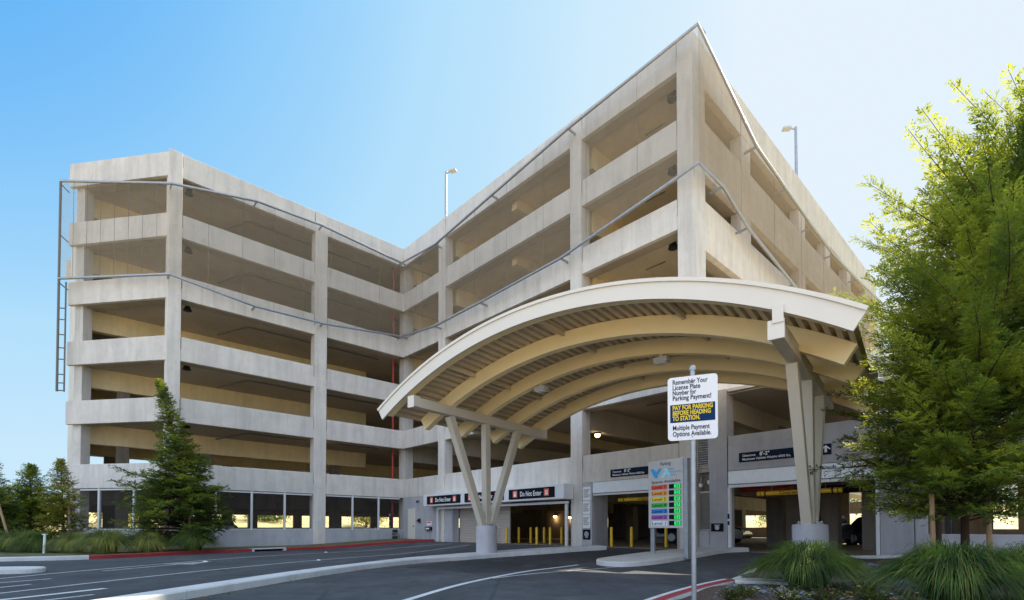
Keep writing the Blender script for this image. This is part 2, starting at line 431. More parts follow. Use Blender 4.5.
# rear openings on the ground floor: low wall, lintel and piers
def rear_gf(A, B, n, L):
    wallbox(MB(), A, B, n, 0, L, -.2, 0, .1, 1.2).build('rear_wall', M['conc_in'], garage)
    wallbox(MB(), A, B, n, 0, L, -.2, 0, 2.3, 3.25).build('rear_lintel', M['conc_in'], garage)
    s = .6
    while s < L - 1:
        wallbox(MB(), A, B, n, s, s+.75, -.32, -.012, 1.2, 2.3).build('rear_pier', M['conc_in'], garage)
        s += 3.9
rear_gf((-17.2,QMIN), (PMAX,QMIN), (0,-1), PMAX+17.2)
rear_gf((PMAX,QMIN), (PMAX,CQ), (1,0), CQ-QMIN-.4)

# left wing ground floor: low wall, posts, mesh
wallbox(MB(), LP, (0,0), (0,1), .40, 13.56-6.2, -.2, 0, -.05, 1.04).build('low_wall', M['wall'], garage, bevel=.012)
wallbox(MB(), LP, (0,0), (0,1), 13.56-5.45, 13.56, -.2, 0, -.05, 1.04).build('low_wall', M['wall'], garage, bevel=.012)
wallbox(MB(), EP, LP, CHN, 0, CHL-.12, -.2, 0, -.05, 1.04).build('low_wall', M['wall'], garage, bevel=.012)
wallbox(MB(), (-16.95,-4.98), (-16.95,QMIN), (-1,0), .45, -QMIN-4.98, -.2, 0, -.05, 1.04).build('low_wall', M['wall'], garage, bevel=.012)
for p in (-11.44, -9.65, -7.86, -3.65, -1.81):
    gb('fence_post', M['white'], p-.055, p+.055, -.14, -.03, 1.03, 3.24, .005)
for s in (2.1, 4.2):
    mb = MB(); wallbox(mb, EP, LP, CHN, s-.055, s+.055, -.14, -.03, 1.03, 3.24); mb.build('fence_post', M['white'], garage)
fr = MB()
for a, b in ((-13.1,-6.25), (-5.4,-.2)):
    fr.box(a, b, .05, .11, 3.12, 3.2); fr.box(a, b, .05, .11, 1.06, 1.11)
wallbox(fr, EP, LP, CHN, .95, CHL-.3, -.11, -.05, 3.12, 3.2); wallbox(fr, EP, LP, CHN, .95, CHL-.3, -.11, -.05, 1.06, 1.11)
fr.build('fence_rail', M['white'], garage)
fm = MB()
for a, b in ((-13.1,-6.25), (-5.4,-.2)):
    fm.add([(a,.09,1.1),(b,.09,1.1),(b,.09,3.14),(a,.09,3.14)], [(0,1,2,3)])
fm.build('fence_mesh', M['fence'], garage)
fm = MB(); A = Vector((EP[0],-EP[1],0)); d = Vector((.615,-.789,0)); n_ = Vector((.789,.615,0))*.08
a = A + d*.95 + n_; b = A + d*6.0 + n_
fm.add([a+Vector((0,0,1.1)), b+Vector((0,0,1.1)), b+Vector((0,0,3.14)), a+Vector((0,0,3.14))], [(0,1,2,3)]); fm.build('fence_mesh', M['fence'], garage)

# front wing ground floor
def fw(name, mat, q0, q1, z0, z1, p0=0.0, p1=.25, bevel=.012):
    return gb(name, mat, p0, p1, q0, q1, z0, z1, bevel)
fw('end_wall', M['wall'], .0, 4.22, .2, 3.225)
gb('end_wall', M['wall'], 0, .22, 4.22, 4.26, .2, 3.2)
dr = gb('door', M['pale'], -.03, .02, .69, 1.57, .3, 2.42, .01)
MB().box(-.1, -.03, -1.5, -1.44, 1.25, 1.31).build('handle', M['darkmetal'], dr)
MB().box(-.035, .0, -1.63, -.63, 2.425, 2.48).build('door_frame', M['conc'], garage)
# do-not-enter portal
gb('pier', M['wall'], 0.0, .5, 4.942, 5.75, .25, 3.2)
gb('roll_door', M['shutter'], .55, .62, 5.75, 10.3, .3, 2.75, 0)
gb('door_head', M['conc_in'], .5, .7, 5.75, 15.1, 2.72, 3.22)
hd = gb('portal_header', M['housing'], -.75, -.05, 3.7, 15.35, 2.5, 3.22, .02)
gb('portal_strip', M['white'], -.35, -.25, 4.6, 15.25, 2.30, 2.42, .01)
gb('portal_jamb', M['white'], -.30, -.18, 15.02, 15.14, .3, 2.3, .01)
gb('portal_jamb', M['white'], -.30, -.18, 4.5, 4.62, .3, 2.3, .01)
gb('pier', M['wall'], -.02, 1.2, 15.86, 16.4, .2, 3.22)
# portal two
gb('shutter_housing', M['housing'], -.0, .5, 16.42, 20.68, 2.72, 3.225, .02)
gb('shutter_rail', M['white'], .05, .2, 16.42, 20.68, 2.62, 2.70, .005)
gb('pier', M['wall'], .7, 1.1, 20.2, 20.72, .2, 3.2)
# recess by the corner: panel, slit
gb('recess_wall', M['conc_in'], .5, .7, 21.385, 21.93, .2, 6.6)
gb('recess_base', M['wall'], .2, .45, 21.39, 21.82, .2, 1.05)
gb('panel_frame', M['conc'], .28, .34, 21.39, 21.84, 1.06, 2.55, .005)
gb('panel_door', M['pipe'], .25, .285, 21.42, 21.80, 1.10, 2.50, .005)
lv = MB()
for k in range(14): lv.bar((.12, -21.42, 3.45+k*.09), (.12, -21.86, 3.45+k*.09), .05, .02)
lv.box(.09, .15, -21.44, -21.40, 3.4, 4.75); lv.box(.09, .15, -21.88, -21.84, 3.4, 4.75)
lv.build('louvre', M['steel'], garage)
# lower block to the right of the tower corner
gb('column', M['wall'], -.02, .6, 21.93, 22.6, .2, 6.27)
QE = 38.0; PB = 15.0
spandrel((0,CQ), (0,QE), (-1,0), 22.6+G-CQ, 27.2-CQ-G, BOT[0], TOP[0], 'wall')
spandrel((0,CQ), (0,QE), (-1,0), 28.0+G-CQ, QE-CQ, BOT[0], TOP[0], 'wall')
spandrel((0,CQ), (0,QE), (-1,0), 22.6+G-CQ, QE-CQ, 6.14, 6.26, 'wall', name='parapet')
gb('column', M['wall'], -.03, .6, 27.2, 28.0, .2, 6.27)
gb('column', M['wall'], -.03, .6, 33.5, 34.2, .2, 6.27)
MB().box(.21, PB, -QE, -CQ-.0, BOT[0]+.05, BOT[0]+.35).build('deck_slab', M['ceil_low'], garage)
MB().box(.21, PB, -QE, -CQ-.0, 6.10, 6.24).build('roof_slab', M['ceil_low'], garage)
MB().box(0, PB, -QE, -CQ-.002, -.2, .3).build('ground_slab', M['floor'], garage)
for zt in (BOT[0]+.048, 6.098):
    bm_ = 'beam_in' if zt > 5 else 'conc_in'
    beam(.61, PB-.2, 22.2, zt, .85, mat=bm_); beam(.61, PB-.2, 27.6, zt, .85, mat=bm_)
for q in (22.2, 27.6, 33.8):
    for p in (6.0, 12.0):
        for z0, z1 in ((.3, BOT[0]-.8), (BOT[0]+.352, 5.7)):
            gb('inner_column', M['conc_in'], p-.35, p+.35, q-.35, q+.35, z0, z1)
for q in (23.3, 24.6, 26.0):
    gb('inner_column', M['conc_in'], 4.7, 5.3, q-.3, q+.3, .3, BOT[0]+.05)
wallbox(MB(), (PB,CQ), (PB,QE), (1,0), 0.1, QE-CQ, -.2, 0, BOT[0], TOP[0]).build('rear_spandrel', M['conc_in'], garage)
wallbox(MB(), (PB,CQ), (PB,QE), (1,0), 0.1, QE-CQ, -.2, 0, .1, 1.1).build('rear_wall', M['conc_in'], garage)
for k in range(9):
    gb('rear_pier', M['conc_in'], PB-.2, PB-.01, 22.0+k*1.9, 22.9+k*1.9, 1.1, BOT[0])
# portal three
gb('shutter_housing', M['housing'], .02, .5, 22.62, 27.18, 2.74, 3.225, .02)
gb('shutter_rail', M['white'], .05, .2, 22.62, 27.18, 2.62, 2.72, .005)
gb('portal_jamb', M['white'], -.08, .06, 22.64, 22.74, .3, 2.62, .01)
gb('portal_jamb', M['white'], -.08, .06, 27.10, 27.19, .3, 2.62, .01)
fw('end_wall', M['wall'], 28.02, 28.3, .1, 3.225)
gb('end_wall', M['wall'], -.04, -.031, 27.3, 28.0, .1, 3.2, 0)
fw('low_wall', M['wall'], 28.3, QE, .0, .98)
for q in (28.42, 28.75, 29.6, 30.4, 31.2, 32.0, 33.0, 35, 36.5):
    gb('fence_post', M['darkmetal'], .05, .13, q-.05, q+.05, .97, 3.24, .005)

# standpipe and sprinkler pipes
sp = MB(); sp.tube([(-.35,.8,.3),(-.35,.8,19.4)], .065, 10)
for i in range(6): sp.tube([(-.35,.8,BOT[i]-.25),(.2,1.2,BOT[i]-.25)], .06, 8)
sp.build('standpipe', M['red'], garage, smooth=True)
for i in range(5):
    zt = BOT[i+1] + .15
    pp = MB()
    pp.tube([(-10.6,3.9,zt-.25),(-9.6,2.2,zt-.05),(-9.3,2.0,zt),(-.8,2.0,zt)], .05, 8)
    pp.build('sprinkler_pipe', M['pipe'], garage, smooth=True)
    MB().tube([(-14.6,2.2,zt+.1),(-14.6,1.6,zt-.12),(-14.2,1.5,zt-.12)], .04, 6).build('sprinkler_pipe', M['pipe'], garage, smooth=True)
    MB().tube([(2.2,-18.9,zt+.05),(2.2,-17.9,zt+.05)], .025, 6).build('sprinkler_pipe', M['pipe'], garage, smooth=True)
rp = MB(); rp.tube([(1.6,-22.3,2.65),(1.6,-24.0,2.6),(1.7,-24.2,2.6),(1.7,-24.25,2.9)], .09, 10); rp.tube([(1.6,-23.2,2.55),(1.6,-23.2,2.3)], .05, 8)
rp.build('fire_pipe', M['red'], garage, smooth=True)

# ---------------------------------------------------------- pipe rails and the mesh screen between them
o = .55
upL = [(-17.8,-4.75,19.45),(-13.71,.5,18.6),(-9.72,o,19.45),(-6.0,o,19.6),(-.5,o,19.28)]
upF = [(-.55,.55,19.25),(-.55,4.6,18.85),(-.55,10,19.35),(-.55,15.5,19.85),(-.55,21.89,20.1)]
upR = [(-.55,21.89,20.1),(4.9,21.89,18.25),(8.5,21.89,18.0),(12.6,21.89,17.75),(16.5,21.89,17.65),(21.8,21.89,17.95),(29.5,21.89,18.6)]
loL = [(-17.8,-4.75,14.25),(-13.75,.5,13.95),(-9.76,o,13.5),(-5.9,o,13.6),(-.5,o,14.2)]
loF = [(-.55,.55,14.2),(-.55,4.6,13.7),(-.55,9,13.75),(-.55,15,13.9),(-.55,21.89,14.8)]
loR = [(-.55,21.89,14.8),(1.5,21.89,14.85),(3.9,21.89,14.15),(9.5,21.89,13.5),(14,21.89,13.2),(22,21.89,13.4),(29.5,21.89,13.9)]
def gl(t): return (t[0], -t[1], t[2])
for path in (upL+upF[1:]+upR[1:], loL+loF[1:]+loR[1:]):
    mb = MB(); mb.tube([gl(t) for t in path], .068, 10); mb.build('screen_rail', M['steel'], garage, smooth=True)
def sample(path, u):
    # interpolate height along a face by the horizontal parameter
    ds = [0]
    for a, b in zip(path, path[1:]): ds.append(ds[-1] + math.hypot(b[0]-a[0], b[1]-a[1]))
    t = u*ds[-1]
    for k in range(len(path)-1):
        if t <= ds[k+1] + 1e-6:
            f = (t-ds[k])/(ds[k+1]-ds[k]); a, b = path[k], path[k+1]
            return tuple(a[j]+(b[j]-a[j])*f for j in range(3))
    return path[-1]
for up, lo, mt in ((upL[:2], loL[:2], 'screen'), (upL[1:], loL[1:], 'screen'), (upF, loF, 'screen'), (upR, loR, 'screen_side')):
    mb = MB(); n = 16; vs = []; fs = []
    for k in range(n+1):
        a = sample(up, k/n); b = sample(lo, k/n)
        vs += [gl(a), gl((a[0], a[1], b[2]))]
    for k in range(n): fs.append((2*k, 2*k+1, 2*k+3, 2*k+2))
    mb.add(vs, fs); mb.build('mesh_screen', M[mt], garage)
    # seams: thin wires
    for k in range(1, 8):
        a = sample(up, k/8); b = sample(lo, k/8)
        MB().tube([gl(a), gl((a[0],a[1],b[2]))], .009, 4).build('screen_wire', M['pipe'], garage)
for path, face in ((upL, 'L'), (loL, 'L'), (upF, 'F'), (loF, 'F'), (upR, 'R'), (loR, 'R')):
    for t in path:
        e = None
        if face == 'L' and t[0] > -14: e = (t[0], 0, t[2]-.02)
        if face == 'F': e = (0, -t[1], t[2]-.02)
        if face == 'R' and t[0] >= 0: e = (t[0], -CQ, t[2]-.02)
        if e: MB().bar(gl(t), e, .07, .09).build('rail_bracket', M['steel'], garage)
# end frame of the screen at the far left corner
gb('end_wall', M['conc'], -16.94, -16.81, -5.6, QMIN, .1, 20.3)
ef = MB()
ef.tube([gl((-17.8,-4.75,19.45)), gl((-17.8,-4.75,8.3))], .06, 8)
ef.tube([gl((-17.52,-4.6,14.1)), gl((-17.52,-4.6,8.3))], .04, 8)
for z in (19.3, 16.6, 14.05, 12.7, 12.1, 11.3, 10.6, 10.0, 9.2, 8.75, 8.35):
    ef.tube([gl((-17.8,-4.75,z)), gl((-17.52,-4.6,z)) if z < 14 else gl((-17.44,-4.99,z-.2))], .03, 6)
ef.build('screen_end_frame', M['pipe'], garage, smooth=True)

# ---------------------------------------------------------- things on the garage
def ceiling_lamp(loc, label, group):
    t = thing('ceiling_lamp', label, 'lamp', loc, rnd.uniform(0,6), group)
    MB().tube([(0,0,0),(0,0,-.16)], .025, 8).build('stem', M['darkmetal'], t)
    MB().lathe([(.06,-.10),(.11,-.14),(.15,-.26),(.2,-.36),(.21,-.40),(.18,-.42),(.05,-.42)], 16).build('shade', M['darkmetal'], t, smooth=True)
    mb = MB(); mb.box(-.12,.12,-.08,.08,-.10,.02); mb.bar((-.17,0,-.08),(.17,0,-.08),.04,.04); mb.tube([(-.17,0,-.05),(-.19,0,-.38)], .014, 6); mb.tube([(.17,0,-.05),(.19,0,-.38)], .014, 6)
    mb.build('bracket', M['darkmetal'], t)
    return t
ordn = ['second', 'third', 'fourth', 'fifth', 'sixth']
for i in range(5):
    ceiling_lamp(W(-12.65, -1.2, BOT[i+1]+.32), 'black dome lamp under the ceiling of the %s storey, beside the left corner column' % ordn[i], 'dome lamps by the left corner column')
for i in (2, 3, 4):
    ceiling_lamp(W(1.0, 19.95, BOT[i+1]+.32), 'black dome lamp under the ceiling of the %s storey, beside the tall front corner column' % ordn[i], 'dome lamps by the front corner column')
ceiling_lamp(W(2.0, 24.4, 6.1), 'black dome lamp in the upper opening above the right vehicle entrance', 'dome lamps by the front corner column')
def glow_lamp(loc, label):
    t = thing('bulkhead_lamp', label, 'lamp', loc, 0, 'lit lamps inside the garage')
    MB().lathe([(.16,0),(.18,-.05),(.14,-.08)], 14).build('housing', M['darkmetal'], t, smooth=True)
    MB().lathe([(.14,-.081),(.13,-.16),(.07,-.22),(.01,-.23)], 14).build('diffuser', M['lampglow'], t, smooth=True)
    pl = bpy.data.lights.new('lamp_light', 'POINT'); pl.energy = 7; pl.color = (1,.7,.35); pl.shadow_soft_size = .15
    po = bpy.data.objects.new('lamp_light', pl); COL.objects.link(po); po.parent = t; po.location = (0,0,-.4)
glow_lamp(W(-5.0, -1.4, BOT[1]+.31), 'lit yellow lamp on the second storey ceiling of the left wing, beside its middle column')
glow_lamp(W(1.6, 15.5, BOT[1]-.81), 'lit yellow lamp in the second storey opening above the middle entrance')
glow_lamp(W(11.85, 3.42, 2.19), 'lit lamp deep inside the do not enter portal, left of the pair')
glow_lamp(W(11.85, 4.99, 2.1), 'lit lamp deep inside the do not enter portal, right of the pair')

def roof_lamp(loc, rz, label, h):
    t = thing('lamp_post', label, 'lamp post', loc, rz, 'lamp posts on the roof deck')
    MB().tube([(0,0,0),(0,0,h)], [.09,.075], 10).build('pole', M['steel'], t, smooth=True)
    mb = MB(); mb.bar((0,0,h-.12),(.42,0,h-.05),.06,.06); mb.build('arm', M['steel'], t)
    mb = MB(); mb.box(.3,.75,-.16,.16,h-.12,h); mb.box(.34,.71,-.13,.13,h-.15,h-.119); mb.build('lamp_head', M['alu'], t, bevel=.02)
roof_lamp(W(1.0, 3.58, 19.75), rad(-20), 'slender lamp post on the roof deck behind the inner corner of the garage', 5.0)
roof_lamp(W(14.2, 20.6, 19.75), rad(175), 'slender lamp post on the roof deck above the right-hand face of the garage', 5.25)
# ------------------------------------------------------------------ arched entrance canopy
CA = rad(-38.5); CO = Vector((-3.28, 16.55, 0))
canopy = thing('entrance_canopy', 'arched cream steel canopy with corrugated soffit spanning the vehicle entrances', 'canopy', CO, CA)
def CW(a, b, z=0):
    return CO + Vector((math.cos(CA), math.sin(CA), 0))*a + Vector((-math.sin(CA), math.cos(CA), 0))*b + Vector((0,0,z))
S0, RO = 5.1, 13.2
ZC = 7.17 - RO; DR = RO - 12.1
def arc_pt(r, t): return (S0 + r*math.sin(t), ZC + r*math.cos(t))
T0, T1 = math.asin((-1.72-S0)/RO), math.asin((12.28-S0)/RO)
def arc_bar(r0, r1, y0, y1, t0=T0, t1=T1, n=56):
    r0 += DR; r1 += DR
    mb = MB(); vs = []; fs = []
    for k in range(n+1):
        t = t0 + (t1-t0)*k/n
        a, za = arc_pt(r0, t); b, zb = arc_pt(r1, t)
        vs += [(a,y0,za),(a,y1,za),(b,y1,zb),(b,y0,zb)]
    for k in range(n):
        i = 4*k; j = i+4
        fs += [(i,i+1,j+1,j),(i+1,i+2,j+2,j+1),(i+2,i+3,j+3,j+2),(i+3,i,j,j+3)]
    fs += [(3,2,1,0), (4*n,4*n+1,4*n+2,4*n+3)]
    return mb.add(vs, fs)
fa = arc_bar(11.66, 12.08, -.06, .0).build('fascia', M['pale'], canopy, smooth=True)
arc_bar(12.03, 12.11, -.10, -.062).build('flashing', M['pale'], canopy, smooth=True)
RIBS = [.18, 1.75, 3.65, 5.6, 7.38]
for y in RIBS:
    arc_bar(11.40 if y > .5 else 11.70, 11.86, y-.12, y+.12, T0+.015, T1-.015).build('rib', M['tan'], canopy, smooth=True)
# corrugated decking, flutes running from rib to rib
mb = MB(); vs = []; fs = []
pitch = .27/RO; n = int((T1-T0)/pitch)
prof = []
for k in range(n):
    t = T0 + k*pitch
    prof += [(t, 11.97), (t+pitch*.34, 11.97), (t+pitch*.42, 11.865), (t+pitch*.92, 11.865)]
for t, r in prof:
    a, z = arc_pt(r+DR, t); b, z2 = arc_pt(12.0+DR, t)
    vs += [(a,.002,z),(a,7.52,z),(b,.002,z2),(b,7.52,z2)]
for k in range(len(prof)-1):
    i = 4*k; j = i+4
    fs += [(i,i+1,j+1,j),(i+2,j+2,j+3,i+3),(i+1,i+3,j+3,j+1),(i,j,j+2,i+2)]
mb.add(vs, fs).build('roof_decking', M['deck'], canopy)
for t in (-.30, -.02, .26):
    for k in range(4):
        a, z = arc_pt(11.76+DR, t)
        MB().box(a-.04, a+.04, RIBS[k]+.121, RIBS[k+1]-.121, z-.03, z+.08).build('purlin', M['deck'], canopy)
for x, zb, side in ((0.0, 5.30, 'l'), (10.80, 5.02, 'r')):
    bm_ = MB().box(x-.13, x+.13, -.02, 7.62, zb-.17, zb+.15).build('beam', M['leg'], canopy, bevel=.012)
    pl = MB(); pl.box(x-.15, x+.15, -.085 if side == 'r' else -.06, -.022, zb-.2, zb+.18)
    if side == 'r': pl.box(x-.06, x+.14, -.112, -.086, zb+.1, zb+.45)
    pl.build('end_plate', M['pale'], canopy, bevel=.006)
    for y in RIBS:
        zr = ZC + math.sqrt((11.4+DR)**2 - (x-S0)**2)
        MB().box(x-.09, x+.09, y-.09, y+.09, zb+.151, max(zb+.2, zr+.08)).build('bearing_stub', M['leg'], canopy)
    pd = MB().lathe([(.40,-.2),(.40,1.20),(.385,1.235),(.3,1.24)], 40, (x,3.7,0)).build('pedestal', M['wall'], canopy, smooth=True)
    MB().lathe([(.30,1.241),(.30,1.27)], 24, (x,3.7,0)).build('base_plate', M['steel'], canopy, smooth=True)
    for yb, yt in ((3.50,1.75),(3.70,3.65),(3.90,5.60)):
        off = {1.75:-.03, 3.65:.0, 5.60:.03}[yt]
        lg = MB().bar((x+off, yb, 1.271), (x+off, yt, zb-.172), .24, .26, up=(0,1,0), w2=.24, h2=.30)
        lg.build('leg', M['leg'], canopy, bevel=.02)
    bo = MB()
    for k in range(8):
        t = 2*PI*k/8; bo.lathe([(.022,1.271),(.022,1.32)], 6, (x+.25*math.cos(t), 3.7+.25*math.sin(t), 0))
    bo.build('anchor_bolts', M['steel'], canopy)
def canopy_flood(a, b, label):
    t_ = math.asin((a-S0)/(11.4+DR)); z = ZC + (11.4+DR)*math.cos(t_)
    t = thing('floodlight', label, 'lamp', CW(a, b, z), CA, 'floodlights under the canopy')
    MB().box(-.22,.22,-.15,.15,-.24,-.08).build('housing', M['alu'], t, bevel=.03)
    MB().box(-.17,.17,-.11,.11,-.262,-.242).build('lens', M['letterwhite'], t)
    MB().box(-.05,.05,-.05,.05,-.08,.02).build('bracket', M['alu'], t)
canopy_flood(2.6, 3.65, 'white floodlight under the left half of the arched canopy')
canopy_flood(7.0, 3.65, 'white floodlight under the right half of the arched canopy')

# ------------------------------------------------------------------ lettering
def text(name, body, size, mat, parent, x, z, y=-.001, align='LEFT', width=None, bold=0.0, shear=0, spacing=1):
    cu = bpy.data.curves.new(name, 'FONT'); cu.body = body; cu.size = size; cu.align_x = align; cu.offset = bold*size
    cu.shear = shear; cu.space_character = spacing; cu.resolution_u = 3
    tmp = bpy.data.objects.new(name, cu); COL.objects.link(tmp)
    bpy.context.view_layer.update()
    me = bpy.data.meshes.new_from_object(tmp.evaluated_get(bpy.context.evaluated_depsgraph_get()))
    bpy.data.objects.remove(tmp); bpy.data.curves.remove(cu)
    vs = [v.co for v in me.vertices]
    if width and vs:
        w = max(v.x for v in vs) - min(v.x for v in vs); k = width/w
        for v in me.vertices: v.co.x *= k
    me.transform(Matrix.Rotation(PI/2, 4, 'X')); me.transform(Matrix.Translation((x, y, z)))
    me.materials.clear(); me.materials.append(M[mat])
    me.name = name
    o_ = bpy.data.objects.new(name, me); COL.objects.link(o_); o_.parent = parent
    return o_
def joinmesh(name, objs, parent, mat):
    """several text runs of one colour become one lettering part"""
    mb = MB()
    for o_ in objs:
        b = len(mb.v); mb.v += [tuple(v.co) for v in o_.data.vertices]
        mb.f += [tuple(b+i for i in p.vertices) for p in o_.data.polygons]
        me = o_.data; bpy.data.objects.remove(o_); bpy.data.meshes.remove(me)
    return mb.build(name, M[mat], parent)
def panel(x0, x1, z0, z1, y0=0.0, y1=.03):
    return MB().box(x0, x1, y0, y1, z0, z1)
def rrect(x0, x1, z0, z1, r, y0, y1):
    pts = []
    for cx, cz, a0 in ((x1-r,z1-r,0),(x0+r,z1-r,90),(x0+r,z0+r,180),(x1-r,z0+r,270)):
        for k in range(5):
            a = rad(a0+k*22.5); pts.append((cx+r*math.cos(a), cz+r*math.sin(a)))
    n = len(pts)
    mb = MB(); mb.add([(x,y0,z) for x,z in pts]+[(x,y1,z) for x,z in pts],
        [tuple(range(n)), tuple(range(2*n-1,n-1,-1))] + [((i+1)%n, i, n+i, n+(i+1)%n) for i in range(n)])
    return mb

# do not enter panels on the portal header
names = ['leftmost', 'middle', 'rightmost']
for k, (q0, q1) in enumerate(((4.15,7.55),(7.95,11.25),(11.65,14.8))):
    t = thing('do_not_enter_sign', '%s black do not enter panel on the white portal header' % names[k], 'sign', W(-.755, q0, 2.60), FRONT_RZ, 'do not enter panels')
    w = q1-q0
    panel(0, w, 0, .50, -.03, .0).build('panel', M['black'], t, bevel=.004)
    text('lettering', 'Do Not Enter', .34, 'letterwhite', t, w/2, .13, -.033, 'CENTER', w*.47, .02)
    for cx in (w*.15, w*.84):
        ic = MB(); ic.add([(cx-.16,-.033,.08),(cx+.16,-.033,.08),(cx+.16,-.033,.43),(cx-.16,-.033,.43)], [(0,1,2,3)])
        icon = ic.build('stop_symbol', M['signred'], t)
        hb = MB()
        for j in range(4): hb.add([(cx-.09+j*.048,-.036,.24),(cx-.055+j*.048,-.036,.24),(cx-.055+j*.048,-.036,.38-.02*abs(j-1.5)),(cx-.09+j*.048,-.036,.38-.02*abs(j-1.5))], [(0,1,2,3)])
        hb.add([(cx-.09,-.036,.13),(cx+.09,-.036,.13),(cx+.09,-.036,.235),(cx-.09,-.036,.235)], [(0,1,2,3)])
        hb.build('hand', M['letterwhite'], icon)

def clearance(q0, q1, z, h, label):
    t = thing('clearance_sign', label, 'sign', W(-.005, q0, z), FRONT_RZ, 'clearance signs above the entrances')
    w = q1-q0
    panel(0, w, 0, h, -.04, 0).build('panel', M['navy'], t, bevel=.004)
    L = [text('a', 'Clearance', h*.33, 'letterwhite', t, .12, h*.56, -.044, bold=.02), text('b', '8\'-2"', h*.52, 'letterwhite', t, .12+h*1.75, h*.54, -.044, bold=.03),
         text('c', 'Maximum Vehicle Weight 6000 lbs.', h*.33, 'letterwhite', t, .12, h*.17, -.044, bold=.02)]
    joinmesh('lettering', L, t, 'letterwhite')
    c = w-.15
    ar = MB(); ar.add([(c-.035,-.044,h*.2),(c+.035,-.044,h*.2),(c+.035,-.044,h*.72),(c-.035,-.044,h*.72)], [(0,1,2,3)])
    for s in (-1,1):
        ar.add([(c,-.046,h*.88),(c+s*.13,-.046,h*.55),(c+s*.13,-.046,h*.42),(c,-.046,h*.7)], [(0,1,2,3) if s < 0 else (3,2,1,0)])
    ar.build('arrow', M['letterwhite'], t)
clearance(17.45, 20.6, 3.37, .34, 'dark navy clearance sign above the middle entrance, partly behind the level board')
clearance(23.05, 25.95, 3.50, .34, 'dark navy clearance sign with white arrow above the right entrance')

def bar_thing(q0, q1, p, z, label):
    t = thing('clearance_bar', label, 'bar', W(p, q0, z), FRONT_RZ, 'clearance bars')
    w = q1-q0
    mb = MB(); mb.tube([(.32,0,0),(w-.32,0,0)], .085, 14); mb.build('tube', M['yellow'], t, smooth=True)
    for x in (.06, .2, w-.2, w-.06):
        MB().tube([(x-.055,0,0),(x+.055,0,0)], .088, 14).build('end_ring', M['yellow'], t, smooth=True)
    MB().tube([(.0,0,0),(w,0,0)], .06, 10).build('core', M['darkmetal'], t)
    text('lettering', 'Clearance 8\'-2"', .13, 'letterdark', t, w/2, -.045, -.089, 'CENTER', w*.42, .01)
    for x in (.5, w-.5): MB().tube([(x,0,.07),(x,0,.5)], .012, 6).build('chain', M['steel'], t)
bar_thing(17.3, 20.9, .8, 2.42, 'yellow clearance tube hanging inside the middle entrance')
bar_thing(23.35, 26.05, .8, 2.40, 'yellow clearance tube hanging inside the right entrance')
t = thing('floors_sign', 'dark hanging sign reading floors in yellow behind the right clearance tube', 'sign', W(1.4, 24.6, 2.35), FRONT_RZ)
panel(0, 2.6, -.02, .26).build('panel', M['black'], t); text('lettering', 'Floors', .24, 'letteryellow', t, 1.75, .05, -.003, bold=.02)
MB().box(.1,.14,.0,.03,.26,.88).build('hanger', M['darkmetal'], t); MB().box(2.4,2.44,.0,.03,.26,.88).build('hanger', M['darkmetal'], t)

# notices on the pier between the portals
def lines_panel(name, loc, rz, w, h, label, cat, mat='letterwhite', ink='letterdark', rows=(), group=None, heads=()):
    t = thing(name, label, cat, loc, rz, group)
    panel(0, w, 0, h, -.02, 0).build('panel', M[mat], t, bevel=.003)
    # the print is too small to read: rows of ink lines
    ml = MB()
    for k, (l_, sz, fz, full) in enumerate(rows):
        for j in range(2):
            z_ = h*(fz-.07*j); x1 = w*(.9 - .12*((k+j) % 3))
            ml.add([(w*.1,-.0215,z_),(x1,-.0215,z_),(x1,-.0215,z_+h*.028),(w*.1,-.0215,z_+h*.028)], [(0,1,2,3)])
    if rows: ml.build('print', M[ink], t)
    return t
pg = 'notices on the pier between the portals'
rows = lambda a, h: [(s, h*.13, .78-.16*i, True) for i, s in enumerate(a)]
lines_panel('notice', W(-.025, 15.90, 2.42), FRONT_RZ, .44, .62, 'white paper notice, topmost of the four on the pier', 'notice', rows=rows([1, 2, 3, 4], .62), group=pg)
lines_panel('notice', W(-.025, 15.88, 1.78), FRONT_RZ, .44, .60, 'white notice, second from the top on the pier', 'notice', rows=rows([1, 2, 3, 4], .60), group=pg)
lines_panel('notice', W(-.025, 15.88, 1.15), FRONT_RZ, .44, .60, 'white notice just above the dark square plate on the pier', 'notice', rows=rows([1, 2, 3, 4], .60), group=pg)
t = thing('camera_plate', 'dark square plate with pale camera symbol low on the pier', 'sign', W(-.025, 15.9, .62), FRONT_RZ)
panel(0,.42,0,.46,-.02,0).build('panel', M['black'], t); pc = MB(); pc.tube([(.21,-.021,.25),(.21,-.026,.25)], .13, 16); pc.box(.13,.29,-.026,-.021,.08,.15); pc.build('symbol', M['steel'], t)
t = thing('camera_plate', 'dark square plaque with pale badge on the column beside the recess', 'sign', W(-.028, 22.0, 1.02), FRONT_RZ)
panel(0,.46,0,.30,-.02,0).build('panel', M['black'], t); pc = MB(); pc.tube([(.23,-.021,.14),(.23,-.026,.14)], .085, 16); pc.box(.12,.34,-.026,-.021,.22,.25); pc.build('symbol', M['steel'], t)
t = thing('parking_notice', 'small blue and white strip sign on the left jamb of the right entrance', 'sign', W(-.006, 22.64, 1.2), FRONT_RZ)
panel(.0,.08,0,.5,-.09,-.08).build('panel', M['letterwhite'], t); panel(.005,.075,.28,.47,-.094,-.091).build('blue_field', M['blue'], t); panel(.005,.075,.05,.2,-.094,-.091).build('blue_field', M['blue'], t)
lines_panel('wall_notice', W(-.045, 27.42, 1.55), FRONT_RZ, .42, .42, 'tan square notice on the wall right of the right entrance, behind the conifer', 'sign', 'tan', 'letterdark', rows([1, 2, 3, 4], .42))
